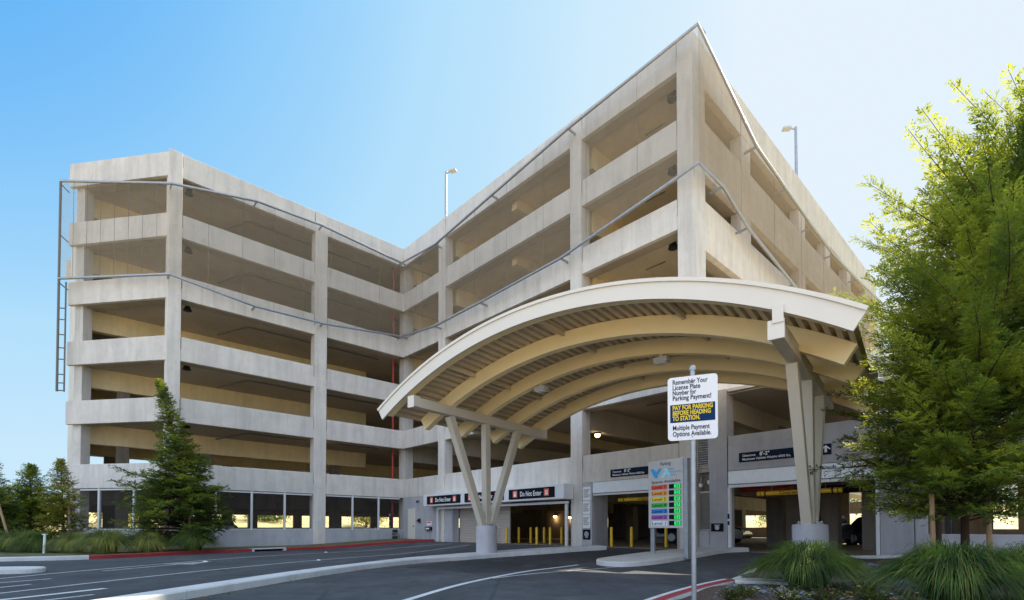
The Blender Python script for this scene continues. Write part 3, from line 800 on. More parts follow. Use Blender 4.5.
t = thing('switch_plate', 'small pale switch plate with cross on the wall beside the tan notice', 'plate', W(-.045, 27.92, 1.5), FRONT_RZ)
panel(0,.1,0,.18,-.03,0).build('panel', M['letterwhite'], t, bevel=.004); pc = MB(); pc.bar((.02,-.032,.05),(.08,-.032,.13),.004,.012,up=(0,1,0)); pc.bar((.08,-.034,.05),(.02,-.034,.13),.004,.012,up=(0,1,0)); pc.build('cross', M['letterdark'], t)
# end wall fittings by the door
t = thing('key_reader', 'small black reader on the wall right of the pale door', 'reader', W(-.005, 1.85, 1.55), FRONT_RZ)
panel(0,.34,.05,.13,-.06,0).build('arm', M['darkmetal'], t); panel(.2,.46,-.03,.22,-.09,-.0605).build('body', M['darkmetal'], t)
t = thing('hose_cabinet', 'white box with red header on the end wall left of the do not enter portal', 'box', W(-.005, 3.0, 1.0), FRONT_RZ)
panel(0,.62,.0,.22,-.16,0).build('case', M['darkmetal'], t, bevel=.01); panel(.0,.55,.3,.58,-.03,0).build('sign_plate', M['letterwhite'], t)
panel(.05,.5,.47,.55,-.034,-.0305).build('red_header', M['signred'], t)
panel(.1,.5,.06,.16,-.18,-.161).build('cover', M['letterwhite'], t, bevel=.005)
t = thing('security_camera', 'tiny dark camera high on the end wall above the pale door', 'camera', W(-.005, 2.1, 2.95), FRONT_RZ)
mb = MB(); mb.tube([(0,0,0),(0,-.18,-.02)], .025, 8); mb.build('arm', M['darkmetal'], t); mb = MB(); mb.tube([(-.04,-.17,-.03),(.14,-.24,-.1)], .06, 10); mb.build('body', M['darkmetal'], t, smooth=True)
# recess cameras
for k, (q, z, lab) in enumerate(((21.5, 2.85, 'small white camera over the recess panel, left of the two'), (21.84, 2.95, 'small white camera over the recess panel, right of the two'))):
    t = thing('security_camera', lab, 'camera', W(.18, q, z), FRONT_RZ, 'cameras in the recess')
    MB().tube([(0,0,0),(0,0,.25),(0,.35,.3)], .018, 6).build('arm', M['steel'], t); MB().lathe([(.08,.0),(.08,-.08),(.05,-.14),(.01,-.15)], 12).build('dome', M['letterwhite'], t, smooth=True)
# water valve assembly by the wall corner
t = thing('valve_assembly', 'dark backflow valve pipes standing at the foot of the end wall corner', 'valve', W(-.75, -.1, .12), FRONT_RZ)
mb = MB(); mb.tube([(0,0,0),(0,0,.55),(.12,0,.66),(.7,0,.66),(.82,0,.55),(.82,0,0)], .085, 10); mb.build('pipe', M['pipe'], t, smooth=True)
for x in (.2,.42,.64):
    mb = MB(); mb.tube([(x,0,.66),(x,-.02,.82)], .05, 8); mb.tube([(x,-.01,.82),(x,-.05,.82)], .12, 12); mb.build('valve_wheel', M['darkmetal'], t)
mb = MB(); mb.lathe([(.17,.28),(.2,.36),(.17,.5)], 12, (.42,-.02,0)); mb.build('valve_body', M['darkmetal'], t, smooth=True)
# traffic delineator seen through the fence
t = thing('reflector_post', 'dark post with four white reflectors behind the fence near the inner corner', 'post', W(-.7, -.45, .3), FRONT_RZ)
MB().box(-.11,.11,-.05,.05,0,2.0).build('post', M['darkmetal'], t)
for z in (.55, .95, 1.35, 1.75):
    MB().tube([(0,-.052,z),(0,-.075,z)], .075, 14).build('reflector', M['letterwhite'], t)

# ------------------------------------------------------------------ level board on the island
V0 = Vector((4.60, 16.75, .2)); V1 = Vector((5.30, 15.62, .2)); vd = V1-V0
vrz = math.atan2(vd.y, vd.x); vw = math.hypot(vd.x, vd.y)
t = thing('level_sign', 'grey board listing seven coloured parking levels with green space counts', 'sign', V0, vrz)
ZB, ZT = .95, 3.13
MB().box(-.10, vw-.02, -.02, .13, ZB, ZT).build('panel', M['alu'], t, bevel=.012)
MB().box(vw-.015, vw+.13, .0, .16, 0, ZT).build('post', M['steel'], t, bevel=.01)
MB().box(-.07, .08, .03, .10, 0, ZB-.002).build('post', M['steel'], t, bevel=.01)
PW = vw+.08; x0 = -.10
def px(u): return x0 + u*PW
text('lettering', 'Parking', .16, 'letterdark', t, px(.52), ZT-.17, -.024, 'CENTER', .42)
lg = MB(); z = ZT-.56
lg.add([(px(.07),-.024,z+.30),(px(.17),-.024,z+.31),(px(.25),-.024,z+.2),(px(.33),-.024,z+.31),(px(.42),-.024,z+.31),(px(.30),-.024,z+.09),(px(.28),-.024,z+.0),(px(.20),-.024,z+.02),(px(.15),-.024,z+.12)], [tuple(range(8,-1,-1))])
lg.build('emblem', plain('logo_blue', (.02,.35,.75), .4), t)
lg = MB(); lg.add([(px(.47),-.024,z+.28),(px(.55),-.024,z+.31),(px(.70),-.024,z+.02),(px(.60),-.024,z+.0),(px(.545),-.024,z+.12),(px(.46),-.024,z+.0),(px(.37),-.024,z+.02),(px(.50),-.024,z+.19)], [tuple(range(7,-1,-1))])
lg.build('emblem', plain('logo_sky', (.35,.75,.90), .4), t)
M['logo'] = plain('logo_text', (.05,.35,.65), .4)
joinmesh('lettering', [text('a', s, .095, 'logo', t, px(.60), ZT-.33-.10*i, -.026, width=w_*PW) for i, (s, w_) in enumerate((('Valley', .16), ('Transportation', .36), ('Authority', .24)))], t, 'logo')
text('lettering', 'Spaces Available', .13, 'letterdark', t, px(.52), ZT-.73, -.024, 'CENTER', .84*PW, .01)
lev = [('7',(.75,.09,.05),'24'),('6',(.85,.33,.05),'32'),('5',(.82,.62,.02),'47'),('4',(.05,.42,.05),'57'),('3',(.02,.22,.62),'64'),('2',(.32,.10,.42),'51'),('1',(.75,.75,.78),'36')]
for i, (n_, c, num) in enumerate(lev):
    zt = ZT-.79-i*.194
    b_ = MB().box(px(.10), px(.57), -.032, -.0205, zt-.145, zt).build('level_bar', plain('level_%s_paint' % n_, c, .45, 0, .03), t)
    text('lettering', 'Level '+n_, .14, 'letterdark', b_, px(.335), zt-.12, -.035, 'CENTER', .40*PW, .005)
    d_ = MB().box(px(.62), px(.95), -.032, -.0205, zt-.145, zt).build('display', M['black'], t)
    dg = MB().box(px(.77), px(.94), -.035, -.0325, zt-.138, zt-.008); dg.build('lit_field', M['led'], d_)
    text('digits', num, .15, 'letterdark', d_, px(.855), zt-.125, -.037, 'CENTER', .10*PW, .0)

# ------------------------------------------------------------------ pole sign in the foreground
S = Vector((2.33, 6.52, .14))
t = thing('pay_sign', 'white pay for parking sign on a slim galvanised pole by the red kerb', 'sign', S, rad(-24))
mb = MB(); mb.tube([(0,.05,-.2),(0,.05,3.06)], .032, 14); mb.lathe([(.042,3.061),(.045,3.09),(.03,3.12),(.005,3.13)], 12, (0,.05,0)); mb.build('pole', M['steel'], t, smooth=True)
rrect(-.305, .305, 2.15, 2.98, .045, 0, .006).build('panel', M['letterwhite'], t)
rrect(-.275, .275, 2.385, 2.62, .004, -.0025, -.0005).build('blue_field', M['blue'], t)
L = [text('a', s, .088, 'letterdark', t, -.245, z, -.003, width=w_, bold=.016) for s, z, w_ in (('Remember Your',2.885,.43),('License Plate',2.815,.34),('Number for',2.745,.29),('Parking Payment!',2.675,.47),('Multiple Payment',2.285,.45),('Options Available.',2.205,.47))]
joinmesh('lettering', L, t, 'letterdark')
L = [text('a', s, .082, 'letteryellow', t, -.245, z, -.0045, width=w_, bold=.028) for s, z, w_ in (('PAY FOR PARKING',2.55,.49),('BEFORE HEADING',2.48,.465),('TO STATION.',2.41,.34))]
joinmesh('lettering', L, t, 'letteryellow')
for z in (2.94, 2.19):
    MB().tube([(0,-.006,z),(0,.03,z)], .010, 8).build('bolt', M['steel'], t)
# ------------------------------------------------------------------ ground, roads, kerbs
def catmull(pts, n=8):
    P = [Vector((*p[:2], p[2] if len(p) > 2 else 0)) for p in pts]
    out = []
    for i in range(len(P)-1):
        p0 = P[i-1] if i else P[0]*2-P[1]; p1, p2 = P[i], P[i+1]; p3 = P[i+2] if i+2 < len(P) else P[-1]*2-P[-2]
        for k in range(n):
            t = k/n
            out.append(.5*((2*p1)+(p2-p0)*t+(2*p0-5*p1+4*p2-p3)*t*t+(3*p1-p0-3*p2+p3)*t**3))
    out.append(P[-1]); return out
def normals(path):
    ns = []
    for i in range(len(path)):
        d = path[min(i+1,len(path)-1)] - path[max(i-1,0)]; d.z = 0; d.normalize(); ns.append(Vector((-d.y, d.x, 0)))
    return ns
def ribbon(mb, path, l, r, dz):
    """flat strip on the ground; l, r offsets to the left and right of the path"""
    ns = normals(path); vs = []; fs = []
    for i, (p, n) in enumerate(zip(path, ns)):
        a = p + n*l; b = p - n*r
        vs += [(a.x,a.y,gz(a.x,a.y)+dz), (b.x,b.y,gz(b.x,b.y)+dz)]
    for i in range(len(path)-1): fs.append((2*i, 2*i+1, 2*i+3, 2*i+2))
    return mb.add(vs, fs)
def kerb(mb, path, l, r, h, lw=None, seg=None, bev=.025):
    """raised strip with chamfered edges; l/r may be lists"""
    ns = normals(path); n = len(path)
    def ring(i):
        p, nn = path[i], ns[i]
        L = l[i] if isinstance(l, list) else l; Rr = r[i] if isinstance(r, list) else r
        z = gz(p.x, p.y)
        return [p+nn*L+Vector((0,0,z-.15)), p+nn*L+Vector((0,0,z+h-bev)), p+nn*(L-bev)+Vector((0,0,z+h)), p-nn*(Rr-bev)+Vector((0,0,z+h)), p-nn*Rr+Vector((0,0,z+h-bev)), p-nn*Rr+Vector((0,0,z-.15))]
    vs = []; fs = []
    for i in range(n): vs += ring(i)
    for i in range(n-1):
        a, b = 6*i, 6*i+6
        for k in range(5): fs.append((a+k, b+k, b+k+1, a+k+1))
    fs += [tuple(range(6)), tuple(range(6*n-1, 6*n-7, -1))]
    return mb.add(vs, fs)
def struct(mb, name, mat, smooth=False):
    return mb.build(name, mat, None, kind='structure', smooth=smooth)
def poly_sheet(name, pts, dz, mat, res=1.0, kind='structure', hump=None):
    """polygon filled with a triangulated grid that follows the ground"""
    bm = bmesh.new()
    vs = [bm.verts.new((x, y, 0)) for x, y in pts]
    f = bm.faces.new(vs); bmesh.ops.triangulate(bm, faces=[f])
    xs = [p[0] for p in pts]; ys = [p[1] for p in pts]
    x = math.ceil(min(xs)/res)*res
    while x < max(xs):
        bmesh.ops.bisect_plane(bm, geom=bm.verts[:]+bm.edges[:]+bm.faces[:], plane_co=(x+.013,0,0), plane_no=(1,0,0)); x += res
    y = math.ceil(min(ys)/res)*res
    while y < max(ys):
        bmesh.ops.bisect_plane(bm, geom=bm.verts[:]+bm.edges[:]+bm.faces[:], plane_co=(0,y+.013,0), plane_no=(0,1,0)); y += res
    for v in bm.verts:
        v.co.z = gz(v.co.x, v.co.y) + dz + (hump(v.co.x, v.co.y) if hump else 0)
    bm.normal_update()
    for f in bm.faces:
        if f.normal.z < 0: f.normal_flip()
    me = bpy.data.meshes.new(name); bm.to_mesh(me); bm.free()
    o_ = bpy.data.objects.new(name, me); COL.objects.link(o_); me.materials.append(mat); o_['kind'] = kind
    return o_

# wide ground: dry grass
m, nt, b = newmat('dry_grass_ground')
v = coords(nt)
c = ramp(nt, noise(nt, .12, v, 8, .7), [(.3, (.20,.17,.07)), (.5, (.36,.31,.15)), (.7, (.46,.40,.22))])
c = mixc(nt, 1, c, ramp(nt, noise(nt, 5, v, 4, .8), [(.3, (.7,.7,.65)), (.7, (1.15,1.15,1.1))]), 'MULTIPLY')
nt.links.new(c, b.inputs['Base Color']); b.inputs['Roughness'].default_value = .95
M['drygrass'] = m
m, nt, b = newmat('mulch')
v = coords(nt)
c = ramp(nt, noise(nt, 18, v, 8, .8), [(.3, (.035,.022,.015)), (.5, (.10,.06,.04)), (.72, (.24,.17,.11))])
nt.links.new(c, b.inputs['Base Color']); b.inputs['Roughness'].default_value = .95
bump(nt, b, noise(nt, 26, v, 6, .8), 1.0, .04)
M['mulch'] = m
m, nt, b = newmat('bed_soil')
v = coords(nt)
c = ramp(nt, noise(nt, 3, v, 8, .75), [(.35, (.06,.055,.025)), (.55, (.13,.13,.04)), (.7, (.26,.22,.08))])
nt.links.new(c, b.inputs['Base Color']); b.inputs['Roughness'].default_value = .95
bump(nt, b, noise(nt, 20, v, 6, .8), .8, .04)
M['soil'] = m
struct(MB().add([(-1400,-1400,-.35),(1400,-1400,-.35),(1400,1400,-.35),(-1400,1400,-.35)], [(0,1,2,3)]), 'ground', M['drygrass'])
# ground behind the garage lies a little higher than the rear walls' feet
def bank(P0, P1, out, name):
    mb_ = MB(); vs = []; fs = []
    for i in range(25):
        for j, (d_, z_) in enumerate(((0,-.02),(7,.05),(12,.8),(18,2.0),(26,3.2),(45,3.8),(120,3.9))):
            p_ = P0.lerp(P1, i/24) + out*d_; vs.append((p_.x, p_.y, z_*(1+.12*math.sin(i*1.7+j))))
    for i in range(24):
        for j in range(6): fs.append((i*7+j, i*7+j+1, i*7+j+8, i*7+j+7))
    return struct(mb_.add(vs, fs), name, M['bankgrass'], True)
m, nt, b = newmat('sunlit_bank_grass')
v = coords(nt)
c = ramp(nt, noise(nt, .5, v, 8, .75), [(.3, (.34,.30,.09)), (.5, (.62,.52,.24)), (.7, (.78,.68,.40))])
nt.links.new(c, b.inputs['Base Color']); b.inputs['Roughness'].default_value = .95
M['bankgrass'] = m
bank(W(-40,-18.4), W(100,-18.4), -E2, 'grass_bank'); bank(W(30.4,-20), W(30.4,70), E1, 'grass_bank')
mb = MB(); q2 = [W(15.2,21.6,-.022), W(30.3,21.6,-.022), W(30.3,60,-.022), W(15.2,60,-.022)]; mb.add(q2, [(0,1,2,3)])
struct(mb, 'grass_field', M['drygrass'])
# asphalt sheet
mb = MB(); idx = {}; vs = []; fs = []
def vid(i, j):
    if (i, j) not in idx:
        x, y = i*1.0, j*1.0; idx[(i,j)] = len(vs); vs.append((x, y, min(gz(x, y), .296)))
    return idx[(i,j)]
for i in range(-60, 40):
    for j in range(-45, 42):
        p, q = PQ(i+.5, j+.5)
        if q < -1.5 or p > 1.5: continue
        fs.append((vid(i,j), vid(i+1,j), vid(i+1,j+1), vid(i,j+1)))
struct(mb.add(vs, fs), 'road', M['asphalt'], 'all')
# unseen sheet behind the camera, added to bounce light

# its warm pale colour throws sunlight back at facade and soffits
poly_sheet('bounce_sheet', [(-59,-44),(38,-44),(38,-2),(-59,-2)], .006, M['bounce_sheet'], 8)

# left planting bed, its kerb: bare, then red with a drain inlet
KP = [(-40,12.5),(-28,14.2),(-21,16.3),(-17.2,17.5),(-15.5,18.6),(-14.7,20.2),(-13.8,22.6),(-12.2,25.1),(-9.8,28.0),(-7.2,30.2),(-4.85,31.75)]
kp = catmull(KP, 10)
i_red = min(range(len(kp)), key=lambda i: (kp[i]-Vector((-15.5,18.6,0))).length)
i_d0 = min(range(len(kp)), key=lambda i: (kp[i]-Vector((-12.2,25.1,0))).length)
def sub(a, b): return kp[a:b+1]
struct(kerb(MB(), sub(0, i_red), .16, .0, .15), 'kerb', M['kerb'])
struct(kerb(MB(), sub(i_red, i_d0-2), .17, .0, .15), 'kerb', M['redkerb'])
struct(kerb(MB(), sub(i_d0+3, len(kp)-1), .17, .0, .15), 'kerb', M['redkerb'])
dA, dB = kp[i_d0-2], kp[i_d0+3]; dd = (dB-dA)
t = thing('storm_drain', 'pale storm drain inlet set into the red kerb below the left wing', 'drain', dA, math.atan2(dd.y, dd.x))
L = dd.length
mb = MB(); mb.box(.0,L,.0,.35,.10,.155); mb.build('cover_slab', M['kerb'], t, bevel=.01)
mb = MB(); mb.box(0,.12,-.0,.3,-.1,.099); mb.build('cheek', M['kerb'], t); mb = MB(); mb.box(L-.12,L,-.0,.3,-.1,.099); mb.build('cheek', M['kerb'], t)
MB().box(.12,L-.12,.2,.3,-.1,.099).build('opening', M['black'], t)
bed = [(k.x, k.y) for k in [p+n*.1 for p, n in zip(kp, normals(kp))]]
poly_sheet('planting_bed', bed + [(-7.6,34.9),(-17.45,25.7),(-23.7,26.7),(-36,39),(-60,39),(-60,13)], .125, M['soil'], 1.0)
# narrow raised median curving to the left pedestal
mp = catmull([(-5.85,5.4),(-5.62,7.2),(-5.30,9.4),(-4.80,12.2),(-3.95,15.2),(-2.75,17.8),(-1.05,19.45),(1.3,20.35),(3.7,21.0)], 12)
nmp = len(mp)
wl = [.24 + .50*smooth((i/nmp-.45)/.3)*(1-.5*smooth((i/nmp-.85)/.15)) for i in range(nmp)]
step = 18
for a in range(0, nmp-1, step):
    b_ = min(a+step, nmp-1)
    seg = [p.copy() for p in mp[a:b_+1]]
    d = (seg[-1]-seg[-2]).normalized()
    if b_ < nmp-1: seg[-1] -= d*.012
    struct(kerb(MB(), seg, wl[a:b_+1], wl[a:b_+1], .15), 'median', M['kerb'])
# island with the level board, running into the pavement by the recess
isl = [(2.55,15.3),(2.75,14.75),(3.3,14.45),(4.1,14.75),(5.2,15.55),(6.4,16.6),(7.6,17.75),(8.5,18.2),(7.9,18.9),(7.15,19.4),(6.2,18.2),(4.9,17.5),(3.6,16.6),(2.7,15.8)]
def raised(name, pts, h, mat, n=5):
    c = catmull([(*p,) for p in pts] + [pts[0]], n)[:-1]
    mb = MB(); k = len(c)
    cx = sum(p.x for p in c)/k; cy = sum(p.y for p in c)/k
    vs = []
    for p in c: vs.append((p.x,p.y,gz(p.x,p.y)-.15))
    for p in c: vs.append((p.x,p.y,gz(p.x,p.y)+h-.03))
    for p in c:
        d = Vector((cx-p.x, cy-p.y, 0)).normalized()*.03; vs.append((p.x+d.x,p.y+d.y,gz(p.x,p.y)+h))
    fs = [(i,(i+1)%k,k+(i+1)%k,k+i) for i in range(k)] + [(k+i,k+(i+1)%k,2*k+(i+1)%k,2*k+i) for i in range(k)] + [tuple(range(2*k,3*k))]
    a = sum(c[i].x*c[(i+1)%k].y-c[(i+1)%k].x*c[i].y for i in range(k))
    if a < 0: fs = [f[::-1] for f in fs]
    mb.add(vs, fs); return struct(mb, name, mat)
raised('island', isl, .15, M['pave'])
raised('island', [(-20,10.6),(-15,11.9),(-12.9,12.55),(-12.2,12.9),(-12.35,13.45),(-13.2,13.5),(-15.5,12.9),(-20,11.9)], .13, M['kerb'])
# right planter: kerb with red top, nose block
kr = catmull([(1.1,5.6),(1.75,6.75),(2.5,7.85),(3.4,9.0),(4.25,9.95)], 8)
struct(kerb(MB(), kr, .13, .15, .15), 'kerb', M['kerb'])
struct(ribbon(MB(), [p for p in kr], .01, .148, .154), 'kerb_paint', M['redkerb'])
kb = catmull([(4.25,9.95),(4.9,10.9),(5.9,12.3),(6.9,13.3),(8.1,13.95),(9.2,13.9),(10.4,13.6)], 8)
struct(kerb(MB(), kb, .0, .15, .15), 'kerb', M['kerb'])
struct(kerb(MB(), [Vector((4.30,9.80,0)), Vector((4.7,9.62,0)), Vector((5.1,9.45,0))], .30, .30, .17), 'kerb', M['kerb'])
def hump(x, y):
    return .10*math.exp(-((x-7.2)**2+(y-11.6)**2)/6) + .05*math.sin(x*2.1)*math.sin(y*1.7)
poly_sheet('planter_soil', [(p.x+.1,p.y-.02) for p in kr] + [(p.x,p.y-.08) for p in kb] + [(11.6,14.4),(20,5.7),(20,1),(2,1),(.9,5.0)], .10, M['mulch'], .5, hump=hump)

poly_sheet('road_patch', [(-3.2,14.9),(-2.2,17.2),(-.5,18.75),(2.2,19.7),(4.4,20.5),(6.3,18.7),(4.4,17.25),(2.3,15.9),(.75,14.3),(-.65,12.75)], .003, M['asphalt_dark'], 1.0)
# road markings
LW = .06
mk = [
 (catmull([(-9.6,4.5),(-9.1,8.0),(-8.75,10.8),(-8.35,13.2),(-7.5,16.4),(-6.2,19.8),(-3.6,24.2),(-2.2,26.5)]), LW),
 (catmull([(-11.6,10.4),(-11.55,13.0),(-11.1,16.5),(-10.4,20.0),(-8.6,23.4),(-5.6,26.6),(-3.4,28.4)]), LW),
 (catmull([(-2.25,4.6),(-1.95,6.8),(-1.62,8.3),(-1.05,10.3),(-.2,12.3),(.75,14.0),(2.0,15.4)]), LW+.01),
 (catmull([(-.45,11.55),(.35,12.55),(1.3,13.4),(2.5,14.2),(3.1,14.5)]), LW-.01),
 (catmull([(-10.9,10.0),(-10.6,10.9),(-10.42,11.5)]), .055),
 (catmull([(-9.95,9.4),(-9.85,9.9),(-9.8,10.35)]), .055),
 (catmull([(-8.35,7.6),(-8.05,8.4),(-7.72,9.65)]), .085),
 (catmull([(-7.55,7.7),(-7.36,8.2),(-7.2,8.75)]), .06),
]
for i, (path, w_) in enumerate(mk):
    struct(ribbon(MB(), path, w_, w_, .006), 'road_marking', M['line' if i in (2, 6) else 'paint2'])
def flat(name, pts, dz=.006):
    struct(MB().add([(x,y,gz(x,y)+dz) for x,y in pts], [tuple(range(len(pts)))]), name, M['faded'])
def arrow(x, y, a, k=1.0):
    c, s_ = math.cos(a), math.sin(a)
    pts = [(-.07,-1.6),(.07,-1.6),(.07,.3),(.42,.3),(0,1.5),(-.42,.3),(-.07,.3)]
    flat('road_arrow', [(x+k*(u*c-v_*s_), y+k*(u*s_+v_*c)) for u, v_ in pts])
arrow(-10.6, 15.6, rad(-8), 1.3)
for x, y in ((-10.45,17.3),(-6.9,18.1),(-8.8,24.0)):
    t = thing('road_stud', 'small pale raised stud on the left lane line, one of a row', 'road stud', (x,y,gz(x,y)), .3, 'studs on the lane line')
    MB().hexa([(-.07,-.07,0),(.07,-.07,0),(.07,.07,0),(-.07,.07,0),(-.045,-.045,.025),(.045,-.045,.025),(.045,.045,.025),(-.045,.045,.025)]).build('body', M['letterwhite'], t)

# ------------------------------------------------------------------ bollards
def bollard(loc, label, group):
    t = thing('bollard', label, 'bollard', loc, 0, group)
    MB().lathe([(.066,0),(.066,.84),(.055,.88),(.03,.90),(.005,.905)], 16).build('post', M['yellow'], t, smooth=True)
    MB().lathe([(.13,0),(.13,.015),(.09,.02)], 16).build('base_plate', M['darkmetal'], t)
bg_ = 'yellow bollards inside the do not enter portal'
bp = [(-1.02,28.3),(-.29,27.7),(.38,28.3),(1.04,28.3),(1.25,25.6),(1.78,28.1),(1.92,25.5),(2.6,26.6)]
lab = ['leftmost bollard of the row in the do not enter portal', 'second yellow bollard from the left in the do not enter portal', 'third yellow bollard from the left in the do not enter portal', 'fourth yellow bollard from the left in the do not enter portal',
       'taller looking yellow bollard near the middle of the do not enter portal', 'third yellow bollard from the right in the do not enter portal', 'second yellow bollard from the right in the do not enter portal', 'rightmost yellow bollard in the do not enter portal, by its white jamb']
for (x, y), l_ in zip(bp, lab): bollard((x,y,.3), l_, bg_)
for (x, y), l_ in zip(((4.45,22.7),(5.3,22.5),(6.65,21.9),(7.05,21.2)), ('leftmost yellow bollard in the middle entrance', 'second yellow bollard in the middle entrance', 'third yellow bollard in the middle entrance, behind the left post of the level board', 'rightmost yellow bollard in the middle entrance, below the level board')):
    bollard((x,y,.3), l_, 'yellow bollards inside the middle entrance')
for p, l_ in ((-1.95,'left one of two yellow bollards behind the fence of the left wing'), (-1.2,'right one of two yellow bollards behind the fence of the left wing')):
    c = W(p, -1.6, .3); bollard(c, l_, 'bollards behind the fence')

# ------------------------------------------------------------------ cars in the garage
def car(loc, rz, paint, label, suv=True):
    t = thing('parked_car', label, 'car', loc, rz)
    H = 1.72 if suv else 1.45; Lh = 2.3; Wd = .9
    prof = [(-Lh,.35),(-Lh-.03,.7),(-Lh+.05,.98),(-Lh+.25,1.02),(-1.45 if suv else -1.3,1.05),(-1.5 if suv else -.9,1.1),(.75,1.08),(1.3,1.0),(2.1,.86),(Lh,.7),(Lh+.03,.5),(Lh-.05,.3)]
    def loft(secs):
        mb = MB(); n = len(secs[0]); 
        for s_ in secs: mb.v += s_
        for i in range(len(secs)-1):
            for k in range(n):
                k2 = (k+1) % n; mb.f.append((i*n+k, i*n+k2, (i+1)*n+k2, (i+1)*n+k))
        mb.f.append(tuple(range(n-1,-1,-1))); mb.f.append(tuple(range((len(secs)-1)*n, len(secs)*n)))
        return mb
    secs = [[(x*.985, y, .35+(z-.35)*k) for x, z in prof] for y, k in ((-Wd,.85),(-Wd+.06,.97),(-.5,1.0),(.5,1.0),(Wd-.06,.97),(Wd,.85))]
    loft(secs).build('body', paint, t, smooth=True)
    rear = -2.15 if suv else -1.5
    cab = [(rear,.98),(rear+.25,H-.1),(rear+.5,H),(.1,H),(.45,H-.08),(1.25,1.0)]
    c_ = loft([[(x, s_*y, z) for x, z in cab] for s_, y in ((-1,.78),(1,.78))])
    for k in range(len(c_.v)):
        x, y, z = c_.v[k]; c_.v[k] = (x, y*(1-.18*max(0,(z-1)/(H-1))), z)
    c_.build('roof', paint, t, bevel=.04)
    for s_ in (-1, 1):
        yy = lambda z: s_*(.78*(1-.18*(z-1)/(H-1))+.006)
        for a, b_, tl, tr in ((rear+.22,-.35,rear+.42,-.35),(-.27,.98,-.27,.38)):
            w_ = MB(); w_.add([(a,yy(1.06),1.06),(b_,yy(1.06),1.06),(tr,yy(H-.13),H-.13),(tl,yy(H-.13),H-.13)], [(0,1,2,3)]); w_.build('side_window', M['glass'], t)
    ws = MB(); ws.add([(1.22,-.68,1.04),(1.22,.68,1.04),(.5,.58,H-.1),(.5,-.58,H-.1)], [(0,1,2,3)])
    for k in range(4): ws.v[k] = (ws.v[k][0]+.02, ws.v[k][1], ws.v[k][2]+.012)
    ws.build('windscreen', M['glass'], t)
    rw = MB(); rw.add([(rear-.01,.66,1.05),(rear-.01,-.66,1.05),(rear+.2,-.58,H-.14),(rear+.2,.58,H-.14)], [(0,1,2,3)]); rw.build('rear_window', M['glass'], t)
    for s_ in (-1, 1):
        for x in (-1.4, 1.4):
            tw = MB(); tw.tube([(x,s_*.70,.34),(x,s_*.91,.34)], .34, 20); wh = tw.build('wheel', M['rubber'], t, smooth=True)
            MB().tube([(x,s_*.90,.34),(x,s_*.922,.34)], .21, 16).build('rim', M['steel'], wh)
        MB().box(2.18,2.30,s_*.72-.16,s_*.72+.16,.62,.76).build('headlight', M['letterwhite'], t, bevel=.02)
        MB().box(-2.34,-2.25,s_*.76-.1,s_*.76+.1,.72,.95).build('tail_light', M['signred'], t, bevel=.02)
carblack = plain('car_black', (.015,.015,.018), .15, .2, .1); carwhite = plain('car_white', (.75,.76,.78), .2, 0, .03); cargrey = plain('car_grey', (.07,.075,.085), .2, .4, .1)
car(W(8.0, 17.7, .3), FRONT_RZ+rad(8), carblack, 'black sport utility car parked deep in the middle entrance, left of the pair')
car(W(9.6, 23.0, .3), AN+PI, cargrey, 'dark grey car parked behind the level board inside the garage', False)
car(W(5.0-14.2, -8.6, .3), AN+rad(80), carwhite, 'white car with a dark windscreen seen through the left wing fence', False)
car(W(12.4, 25.2, .3), FRONT_RZ, carblack, 'black car parked at the far side of the right entrance', False)
# ------------------------------------------------------------------ vegetation
M['leaf_big'] = leafmat('conifer_leaf_bright', (.022,.060,.034), (.066,.145,.048), (.19,.25,.06), .38, (.54,.60,.045), .9)
M['leaf_dark'] = leafmat('conifer_leaf_dark', (.024,.058,.030), (.055,.105,.042), (.11,.165,.05), .34, (.42,.50,.05), .9)
M['leaf_mid'] = leafmat('conifer_leaf_mid', (.07,.10,.025), (.15,.17,.035), (.26,.25,.05), .38, (.50,.48,.07), 1.2)
M['blade'] = leafmat('grass_blade_dark', (.022,.058,.014), (.050,.105,.022), (.20,.20,.06), .35, (.25,.42,.05), 2.0)
M['blade_pale'] = leafmat('grass_blade_pale', (.09,.13,.03), (.16,.20,.05), (.32,.32,.11), .35, (.35,.36,.10), 1.5)
M['flowerleaf'] = leafmat('flower_leaf', (.04,.08,.02), (.07,.12,.02), (.14,.17,.03), .35, (.35,.5,.05), 2)
M['flower'] = plain('flower_yellow', (.80,.55,.08), .6); M['flowerpink'] = plain('flower_pink', (.70,.25,.18), .6)

